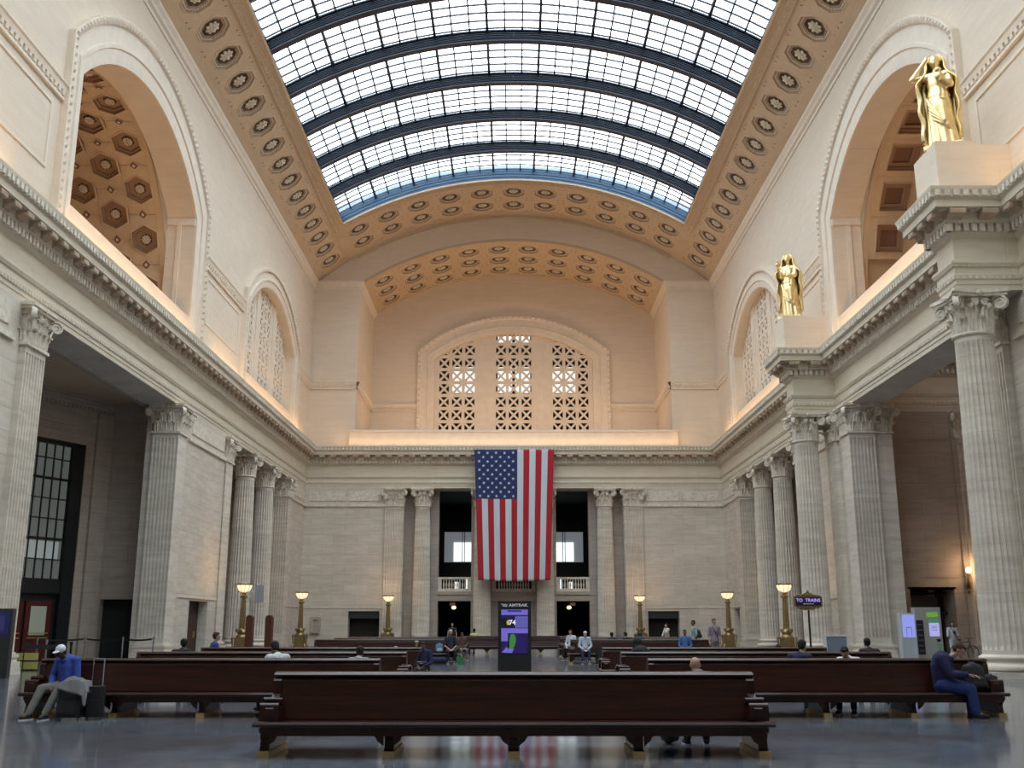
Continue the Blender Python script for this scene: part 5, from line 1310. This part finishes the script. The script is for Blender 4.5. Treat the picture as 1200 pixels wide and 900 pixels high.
def person(label, loc, rz, pose, skin, hair, top, bottom, shoes, sc=1.0, lean=0, turn=0, nod=0, vox=.02, cap=None, bald=False, long_hair=False, sleeves='long', arms='lap', legs='front', group=None, hood=None, slouch=0, extra=None, bulk=1.0):
    t = thing('person', label, 'person', loc, rz)
    sit = pose == 'sit'
    zp = .555 if sit else .95
    pel = V(0, 0, zp); ch = pel+V(lean*.3, .06-.02*abs(lean)-slouch*.05, .40-slouch*.05) if sit else pel+V(0, 0, .42)
    fwd = -.02 if sit else -.01
    nk = ch+V(lean*.12, fwd+ -slouch*.12, .19-slouch*.05); hd = nk+V(lean*.05, -.03-nod*.10-slouch*.05, .155-nod*.04)
    sh = [ch+V(s*.185+lean*.08, 0, .115) for s in (-1, 1)]
    if sit:
        kn = {'front': [V(-.15, -.46, .50), V(.15, -.46, .50)], 'wide': [V(-.20, -.46, .53), V(.17, -.46, .54)], 'side': [V(-.10, -.44, .50), V(.10, -.42, .50)]}[legs]
        an = {'front': [V(-.14, -.44, .09), V(.14, -.44, .09)], 'wide': [V(-.22, -.72, .10), V(.12, -.70, .10)], 'side': [V(-.12, -.50, .09), V(.10, -.40, .09)]}[legs]
    else:
        kn = [V(-.105, -.02, .50), V(.11, -.05, .50)]; an = [V(-.11, .03, .09), V(.13, -.05, .09)]
    hp = [pel+V(s*.095, 0, 0) for s in (-1, 1)]
    A = {'lap': ([V(-.27, -.06, -.20), V(.27, -.06, -.20)], [V(-.10, -.30, -.33), V(.09, -.31, -.34)]),
         'down': ([V(-.25, .02, -.20), V(.25, .02, -.20)], [V(-.24, -.06, -.44), V(.24, -.06, -.44)]),
         'phone': ([V(-.25, -.08, -.20), V(.25, -.08, -.20)], [V(-.06, -.30, -.10), V(.07, -.30, -.10)]),
         'reach': ([V(-.22, -.16, -.16), V(.22, -.16, -.16)], [V(-.14, -.42, -.16), V(.12, -.46, -.18)]),
         'face': ([V(-.24, -.12, -.20), V(.22, -.22, -.10)], [V(-.08, -.30, -.28), V(.08, -.20, .14)]),
         'bars': ([V(-.27, -.05, -.22), V(.27, -.05, -.22)], [V(-.24, -.36, -.22), V(.24, -.36, -.22)])}[arms]
    el = [ch+p for p in A[0]]; wr = [ch+p for p in A[1]]
    # body: one continuous surface
    C = [(pel+V(0, 0, -.02), pel+V(0, 0, .12), .135, .125), (pel+V(0, .01, .1), ch, .12, .135), (ch, ch+V(0, 0, .06), .135, .12), (sh[0], sh[1], .062, .062), (ch+V(0, 0, .14), nk, .075, .052), (nk, hd+V(0, .01, -.04), .050, .052)]
    rt = Matrix.Rotation(turn, 3, 'Z') @ Matrix.Rotation(nod*.8, 3, 'X')
    def H(x, y, z): return hd+rt @ V(x, y, z)
    E_ = [(hd+rt @ V(0, .012, .03), (.076, .095, .092), rt), (H(0, -.035, -.045), (.055, .058, .062), rt), (H(0, -.096, -.012), (.013, .022, .022), rt), (H(-.077, .01, -.005), (.012, .020, .030), rt), (H(.077, .01, -.005), (.012, .020, .030), rt), (H(0, -.088, -.060), (.026, .012, .009), rt), (H(0, -.082, .022), (.055, .016, .012), rt)]
    for i in range(2):
        C += [(hp[i], kn[i], .088, .060), (kn[i], an[i], .056, .038), (an[i], an[i]+V(0, -.12, -.04), .038, .035), (sh[i], el[i], .052, .040), (el[i], wr[i], .040, .028)]
        d = wr[i]-el[i]
        if vox < .013: hand(C, wr[i], d, V(0, 0, -1) if arms != 'phone' else V(0, -.3, 1), (-1, 1)[i])
        else:
            hand(C, wr[i], d, V(0, 0, -1), (-1, 1)[i], .5)
    sm = cloth('skin_'+skin, SKIN[skin], .55)
    fuse('body', caps_mesh(C, E_, 10), sm, t, vox if vox > .012 else .0085, 3 if vox < .013 else 2, .4)
    # eyes, lips and brows
    if vox < .03:
        b = MB()
        for s in (-1, 1): b.ell(H(s*.030, -.083, .004), (.011, .008, .007), 8, 6)
        obj('eye', b, cloth('eye_dark', (.02, .015, .015), .3), t, 60)
        b = MB(); b.ell(H(0, -.098, -.060), (.022, .006, .007), 8, 6); obj('lips', b, cloth('lips', tuple(v*.7 for v in SKIN[skin]), .5), t, 60)
    BK = bulk
    g = .022 if vox < .02 else .026
    T = [(pel+V(0, 0, .02), pel+V(0, 0, .14), .150, .145), (pel+V(0, .01, .1), ch, .145, .155), (ch, ch+V(0, 0, .07), .155, .135), (sh[0], sh[1], .082, .082), (ch+V(0, 0, .15), nk+V(0, 0, -.03), .085, .062)]
    for i in range(2):
        T += [(sh[i], el[i], .075, .060)]
        if sleeves == 'long': T += [(el[i], wr[i]-(wr[i]-el[i])*.08, .060, .045)]
        elif sleeves == 'none': T = T[:-1]
    T = [(a, b_, r0*BK, r1*BK) for a, b_, r0, r1 in T]
    fuse('shirt', caps_mesh(T, (), 12), top, t, max(vox, .016), 3, .5)
    Pn = [(pel+V(0, 0, -.03), pel+V(0, 0, .08), .150, .140)]
    for i in range(2): Pn += [(hp[i], kn[i], .108, .080), (kn[i], an[i]+V(0, 0, .02), .076, .060)]
    Pn = [(a, b_, r0*BK, r1*BK) for a, b_, r0, r1 in Pn]
    fuse('trousers', caps_mesh(Pn, (), 12), bottom, t, max(vox, .016), 3, .5)
    for i in range(2):
        a = an[i]; out = V((-1, 1)[i]*.02, 0, 0)
        b = caps_mesh([(V(a.x, a.y+.03, .055), V(a.x, a.y-.17, .045)+out, .048, .040), (V(a.x, a.y, .06), V(a.x, a.y, .12), .046, .046)], (), 10)
        s_ = fuse('shoe', b, shoes[0], t, .014 if vox < .02 else .024, 2, .4)
        b = MB(); b.prism([(a.x-.05, a.y+.08), (a.x+.05, a.y+.08), (a.x+.052+out.x, a.y-.14), (a.x+.02+out.x, a.y-.215), (a.x-.02+out.x, a.y-.215), (a.x-.052+out.x, a.y-.14)], 'z', 0.0, .022); obj('sole', b, shoes[1], s_)
    if cap:
        b = caps_mesh([], [(H(0, .015, .045), (.088, .106, .088), rt)]); b.ell(H(0, -.115, .045), (.070, .065, .010), 14, 8, rot=rt)
        fuse('cap', b, cap, t, .011, 2, .3)
    elif hood:
        b = caps_mesh([(nk, hd, .12, .12), (ch+V(0, .06, .1), nk, .17, .13)], [(H(0, .03, .04), (.115, .125, .125), rt)]); fuse('hood', b, hood, t, .02, 3, .5)
    elif not bald:
        E2 = [(H(0, .032, .048), (.086, .092, .086), rt), (H(0, .05, -.0), (.078, .07, .07), rt), (H(0, -.03, .095), (.065, .055, .030), rt)]
        C2 = []
        if long_hair: C2 += [(H(0, .06, -.03), H(0, .09, -.24), .075, .055), (H(-.07, .02, .0), H(-.085, -.01, -.22), .03, .03), (H(.07, .02, 0), H(.085, -.01, -.22), .03, .03)]
        fuse('hair', caps_mesh(C2, E2), hair, t, max(.012, vox*.7), 2, .4)
    if bald and hair: pass
    if extra: extra(t, dict(ch=ch, wr=wr, hd=hd, sh=sh, pel=pel, H=H))
    t.scale = (sc, sc, sc)
    return t
c = cloth
BLK, WHT, GRY = c('black_cloth', (.015, .015, .018)), c('white_cotton', (.62, .64, .68)), c('grey_trousers', (.16, .15, .14))
NAVY, DENIM, TEAL = c('navy_cloth', (.012, .016, .06)), c('denim', (.03, .045, .10)), c('teal_cloth', (.30, .42, .42))
HB, HD, HG, HW_ = c('brown_hair', (.045, .022, .012)), c('black_hair', (.010, .008, .008)), c('grey_hair', (.30, .30, .30)), c('white_hair', (.6, .6, .6))
SB = (BLK, WHT); SK = (BLK, BLK)
def place(x, row, side): return (x, row+(-.43 if side > 0 else .43), 0), (0 if side > 0 else PI)
def seated(label, x, row, side, dr=0, **k):
    l, r = place(x, row, side); return person(label, l, r+dr, 'sit', **k)
def cuffs(t, j):    # white sleeves below the blue shirt, belly fold
    for i in range(2):
        e = j['ch']+V((-1, 1)[i]*.27, -.06, -.20); w_ = j['wr'][i]; fuse('cuff', caps_mesh([(e.lerp(w_, .35), e.lerp(w_, .9), .056, .048)], (), 10), WHT, t, .014, 2, .4)
seated('seated man in a white cap, blue shirt and grey trousers on the left bench', -8.08, 19.7, 1, R(-14), skin='dark', hair=None, top=c('royal_blue_cloth', (.035, .075, .36)), bottom=c('stone_grey_trousers', (.17, .165, .15)), shoes=SB, cap=c('white_cap', (.70, .74, .80)), vox=.012, legs='wide', lean=-.12, nod=.5, slouch=.8, sc=.95, bulk=1.12, sleeves='long', extra=cuffs)
seated('person in navy top and blue trousers reaching into a bag at the right bench end', 7.78, 19.7, 1, R(62), skin='light', hair=HB, top=c('deep_navy_cloth', (.010, .014, .06)), bottom=c('blue_trousers', (.018, .035, .16)), shoes=SK, vox=.012, legs='side', arms='reach', nod=.9, slouch=1.0, bulk=1.28)
seated('bald man seen from behind over the foreground bench', 2.52, 14.0, -1, skin='light', hair=None, bald=True, top=GRY, bottom=BLK, shoes=SB, slouch=1.6, vox=.016, sc=.93)
seated('man in a white shirt with black hair looking down, left block of benches', -4.5, 19.7, -1, R(35), skin='brown', hair=HD, top=WHT, bottom=DENIM, shoes=SB, nod=.5, slouch=.5, sc=.96)
seated('back of a black haired head low above the nearest left bench', -2.95, 19.7, -1, skin='light', hair=HD, top=c('pale_grey_cloth', (.35, .35, .36)), bottom=GRY, shoes=SK, slouch=1.0, sc=.92)
seated('round black haired head in the second left bench, close to the side doorway', -7.85, 24.6, -1, skin='dark', hair=HD, top=BLK, bottom=BLK, shoes=SK, slouch=.6, sc=.95)
seated('person with tousled brown hair and a blue top beyond the left benches', -8.45, 29.6, -1, R(-60), skin='light', hair=HB, top=c('blue_cloth', (.03, .06, .28)), bottom=DENIM, shoes=SK, sc=.99)
seated('barely visible grey capped head above the third left bench', -3.4, 29.6, -1, skin='light', hair=HG, top=GRY, bottom=GRY, shoes=SK, slouch=2.4, sc=.86, vox=.026)
seated('man in a navy shirt turned left, leaning on the right bench beyond the bald head', 5.45, 19.7, -1, R(-40), skin='light', hair=HD, top=NAVY, bottom=GRY, shoes=SK, nod=.3, slouch=.4, sc=.97)
seated('man in a white shirt with a hand at his face on the right bench', 6.35, 19.7, -1, R(150), skin='light', hair=HD, top=WHT, bottom=DENIM, shoes=SB, nod=.7, slouch=1.0, arms='face', sc=.93)
seated('black haired head above the second right bench in front of the fluted pier', 8.4, 24.6, -1, skin='light', hair=HD, top=BLK, bottom=BLK, shoes=SK, slouch=.6, sc=.96)
seated('small brown haired head behind the third right bench, below the near right lamp', 7.6, 29.6, -1, skin='light', hair=HB, top=GRY, bottom=GRY, shoes=SK, slouch=2.0, sc=.88, vox=.024)
seated('person in a black hooded jacket hunched over the second right bench', 3.0, 24.6, -1, R(20), skin='light', hair=HG, top=BLK, bottom=BLK, shoes=SK, slouch=1.0, hood=BLK, sc=.98)
# the near left bench end: dark figure side on
seated('slim young person in dark clothes at the aisle end of the third left bench', -2.45, 29.6, 1, R(-25), skin='brown', hair=HD, top=NAVY, bottom=BLK, shoes=SB, slouch=.4, nod=.3, sc=.84, vox=.022, legs='side')
# far block
seated('white haired man in a pale blue shirt sitting right of the kiosk', 3.1, 46.3, 1, skin='pale', hair=HW_, top=c('pale_blue_shirt', (.50, .56, .66)), bottom=DENIM, shoes=SB, nod=.5, slouch=.5, vox=.022)
seated('man in a bright blue shirt sitting at the right end of the far right bench', 7.45, 46.3, 1, skin='brown', hair=HD, top=c('bright_blue_shirt', (.06, .14, .34)), bottom=DENIM, shoes=SB, vox=.022)
seated('person with a cropped dark head behind the far right bench, nearest the aisle', 4.35, 46.3, -1, skin='brown', hair=HD, top=BLK, bottom=BLK, shoes=SK, slouch=.6, vox=.026, sc=.96)
seated('person with black hair behind the far right bench, left of the green hooded one', 5.0, 46.3, -1, R(30), skin='light', hair=HD, top=BLK, bottom=BLK, shoes=SK, slouch=.6, vox=.026, sc=.97)
seated('person in a dark green hood behind the far right bench', 5.6, 46.3, -1, skin='light', hair=HD, top=c('dark_green_cloth', (.02, .05, .045)), bottom=BLK, shoes=SK, slouch=.5, hood=c('dark_green_cloth', (.02, .05, .045)), vox=.026, sc=.95)
seated('person in a white shirt sitting one bench behind the white haired man', 2.75, 51.3, 1, R(-35), skin='light', hair=HB, top=WHT, bottom=BLK, shoes=SB, vox=.024, slouch=.2)
seated('person with white hair and dark clothes beside a blue backpack, left of the kiosk', -2.75, 46.3, 1, R(10), skin='light', hair=HW_, top=c('dark_blue_shirt', (.02, .022, .04)), bottom=BLK, shoes=SB, nod=.2, vox=.022, sleeves='short')
seated('small figure in brown clothes one bench behind the dark clothed sitter', -2.5, 51.3, 1, R(20), skin='brown', hair=HB, top=c('brown_cloth', (.09, .05, .035)), bottom=GRY, shoes=SB, vox=.026, sc=.9, nod=.4)
seated('person in a pale yellow shirt behind the farthest bench', -2.35, 61.8, -1, R(20), skin='brown', hair=HD, top=c('yellow_shirt', (.60, .58, .22)), bottom=GRY, shoes=SK, vox=.026)
person('standing woman in a dark sleeveless top before the doorway left of the flag', (-3.45, 59.0, 0), R(5), 'stand', skin='light', hair=HD, top=BLK, bottom=BLK, shoes=SK, sc=.95, vox=.024, sleeves='none', arms='down')
person('person in a cream jacket raising a hand to the face beyond the far right benches', (8.6, 59.2, 0), R(-60), 'stand', skin='light', hair=HB, top=c('cream_jacket', (.55, .52, .46)), bottom=BLK, shoes=SK, sc=.93, vox=.026, arms='face')
def strap(t, j):
    b = MB(); sh, p = j['sh'], j['pel']; pts = []
    for k in range(9): f = k/8; q = sh[0].lerp(p+V(.14, 0, .06), f); pts.append(q+V(.04*(1-f), -.165-.01*math.sin(PI*f), .05*(1-f)))
    b.tube(pts, .014, 6); obj('bag_strap', b, BLK, t)
person('standing man in a mauve shirt with a dark strap across his chest and grey trousers', (8.35, 43.9, 0), R(10), 'stand', skin='light', hair=HB, top=c('mauve_shirt', (.30, .24, .30)), bottom=GRY, shoes=SK, sc=1.02, vox=.022, arms='down', sleeves='short', extra=strap)
bp_man = person('standing man in a pale teal shirt wearing a black backpack, facing left', (8.35, 48.8, 0), R(-80), 'stand', skin='brown', hair=HD, top=TEAL, bottom=GRY, shoes=SK, sc=1.0, vox=.024, arms='down', sleeves='short')
person('woman in a white graphic T shirt with long dark hair standing with a bicycle', (20.75, 49.9, 0), R(8), 'stand', skin='light', hair=HB, top=WHT, bottom=WHT, shoes=SB, sc=.97, vox=.018, long_hair=True, sleeves='short', arms='bars',
       extra=lambda t, j: (obj('shirt_print', (lambda b: (b.ell(j['ch']+V(.03, -.148, -.05), (.07, .02, .075), 10, 8), b)[1])(MB()), c('print_blue', (.05, .05, .25)), t), strap(t, j)))

# ---- luggage and small things ------------------------------------------------------------------
def rbox(b, x0, x1, y0, y1, z0, z1, r=.03):
    me = [(x0+r, y0), (x1-r, y0), (x1, y0+r), (x1, y1-r), (x1-r, y1), (x0+r, y1), (x0, y1-r), (x0, y0+r)]
    b.prism(me, 'z', z0, z1)
def suitcase(loc, rz, label, w_=.44, h=.6, d=.26, col='black_luggage', c3=(.012, .012, .014), ext=.0):
    t = thing('suitcase', label, 'suitcase', loc, rz); m = cloth(col, c3, .6)
    b = MB(); rbox(b, -w_/2, w_/2, -d/2, d/2, .05, h, .05); obj('shell', b, m, t)
    b = MB(); rbox(b, -w_/2+.05, w_/2-.05, -d/2-.04, -d/2, .12, h*.6, .02); obj('front_pocket', b, m, t)
    for s in (-1, 1):
        b = MB(); b.lathe([(.03, -.015), (.03, .015)], 12); o = obj('wheel', b, 'grey', t, loc=(s*(w_/2-.05), 0, .03), rot=(0, PI/2, 0))
    b = MB(); b.tube([(-.09, d/2-.05, h-.02), (-.09, d/2-.05, h+.05+ext), (.09, d/2-.05, h+.05+ext), (.09, d/2-.05, h-.02)], .011, 8); obj('handle', b, 'grey' if ext else 'black', t)
    return t
suitcase((-7.72, 18.62, 0), 0, 'black wheeled suitcase standing beside the man in the white cap', .42, .56)
suitcase((-7.36, 18.78, 0), R(10), 'second black suitcase with its tall handle pulled up, right of the first', .32, .56, .24, ext=.42)
t = thing('jacket', 'crumpled grey jacket laid over the black suitcases', 'jacket', (-7.66, 18.62, .59))
b = MB(); rws = []
for i in range(22):
    u = i/21; row = []
    for j in range(16):
        v = j/15; x = -.24+.50*u; y = -.18+.34*v; z = .04+.10*math.sin(PI*u)*math.sin(PI*v)+.05*noise.noise(Vector((x*9, y*9, 1)))-(.22 if v < .12 else 0)*(.4+.6*u)-(.15 if u > .92 else 0)
        row.append((x, y, z))
    rws.append(row)
b.grid(rws); o = obj('cloth', b, cloth('grey_jacket', (.15, .15, .15)), t, 180); m = o.modifiers.new('t', 'SOLIDIFY'); m.thickness = .03
def backpack(loc, rz, label, col, c3, sc=1, accent=None):
    t = thing('backpack', label, 'bag', loc, rz); m = cloth(col, c3, .75)
    fuse('body', caps_mesh([(V(-.10, 0, .13), V(-.10, .02, .36), .12, .10), (V(.10, 0, .13), V(.10, .02, .36), .12, .10), (V(0, 0, .13), V(0, .02, .40), .13, .10)]), m, t, .022, 3, .5)
    fuse('front_pocket', caps_mesh([(V(-.08, -.11, .12), V(.08, -.11, .12), .07, .07), (V(-.07, -.10, .2), V(.07, -.10, .2), .06, .06)]), accent or m, t, .018, 3, .5)
    for s in (-1, 1):
        b = MB(); b.tube([(s*.08, .10, .42), (s*.09, .17, .36), (s*.10, .17, .2), (s*.12, .10, .08)], .02, 6); obj('shoulder_strap', b, 'black', t)
    b = MB(); b.tube([(-.05, .05, .48), (-.03, .05, .53), (.03, .05, .53), (.05, .05, .48)], .01, 6); obj('handle', b, 'black', t); t.scale = (sc, sc, sc); return t
backpack((8.32, 19.25, .44), R(15), 'bulky black backpack the navy clothed person is reaching into', 'black_bag', (.02, .02, .024), 1.05)
backpack((8.63, 19.3, .44), R(-20), 'smaller black bag at the very end of the right bench', 'black_bag', (.02, .02, .024), .62)
backpack((2.15, 14.95, 0), R(80), 'black bag on the floor under the foreground bench', 'black_bag', (.02, .02, .024), .8)
backpack((-3.22, 45.82, .44), R(5), 'light blue backpack on the bench beside the dark clothed sitter', 'sky_blue_bag', (.10, .20, .36), .85, cloth('pale_pocket', (.35, .42, .5)))
t = thing('duffel_bag', 'navy duffel bag on the floor under the blue backpack', 'bag', (-3.25, 45.35, 0)); fuse('body', caps_mesh([(V(-.28, 0, .15), V(.28, 0, .15), .14, .14)]), NAVY, t, .025, 2, .4)
b = MB(); b.tube([(-.15, 0, .28), (-.1, 0, .38), (.1, 0, .38), (.15, 0, .28)], .015, 6); obj('handle', b, 'black', t)
t = thing('shopping_bag', 'small green bag on the floor by the sitter left of the kiosk', 'bag', (-2.28, 45.15, 0)); b = MB(); b.prism([(-.14, 0), (.14, 0), (.17, .3), (-.17, .3)], 'y', -.07, .07); obj('body', b, cloth('green_bag', (.03, .20, .08)), t)
b = MB(); b.tube([(-.08, 0, .29), (-.05, 0, .4), (.05, 0, .4), (.08, 0, .29)], .01, 6); obj('handle', b, 'white', t)
suitcase((3.75, 45.55, 0), 0, 'tall black suitcase standing right of the white haired man', .42, .68, .28)
t = backpack((8.35+.0, 48.8, 1.02), R(100), 'black backpack carried by the man in the pale teal shirt', 'black_bag', (.02, .02, .024), .8); t.location = (8.56, 48.77, 1.02)
t = thing('paper_cup', 'tall tan paper cup standing on top of the third left bench', 'cup', (-2.72, 29.6, 1.01)); b = MB(); b.lathe([(.032, 0), (.045, .15)], 16); obj('cup_body', b, cloth('tan_paper', (.42, .27, .16)), t, 60)
b = MB(); b.lathe([(.047, .15), (.047, .165), (.04, .175), (.035, .17)], 16); obj('lid', b, 'white', t, 60)
# bicycle
t = thing('bicycle', 'dark bicycle held by the woman in the white T shirt', 'bicycle', (20.98, 49.3, 0), R(20))
for x in (-.52, .52):
    b = MB(); b.tube([(x+.33*math.cos(2*PI*k/28), 0, .35+.33*math.sin(2*PI*k/28)) for k in range(29)], .02, 6, caps=False); wl_ = obj('wheel', b, 'black', t)
    b = MB(); [b.bar((x, 0, .35), (x+.32*math.cos(2*PI*k/12), 0, .35+.32*math.sin(2*PI*k/12)), .005, .005) for k in range(12)]; obj('spoke', b, 'chrome', wl_)
b = MB(); J = dict(a=(-.52, 0, .35), b=(-.05, 0, .32), c=(-.18, 0, .82), d=(.34, 0, .86), e=(.37, 0, .76), f=(.52, 0, .35))
for p, q in (('a', 'b'), ('b', 'c'), ('a', 'c'), ('c', 'd'), ('b', 'e'), ('d', 'f')): b.tube([J[p], J[q]], .018, 8)
obj('frame', b, cloth('dark_frame', (.03, .03, .035), .4), t)
b = MB(); b.tube([(.33, 0, .84), (.31, 0, 1.0)], .015, 8); b.tube([(.36, -.28, 1.02), (.30, -.1, 1.02), (.30, .1, 1.02), (.36, .28, 1.02)], .014, 8); obj('handlebar', b, 'black', t)
b = MB(); b.tube([J['c'], (-.21, 0, .93)], .013, 8); b.ell((-.22, 0, .95), (.13, .07, .03)); obj('saddle', b, 'black', t)
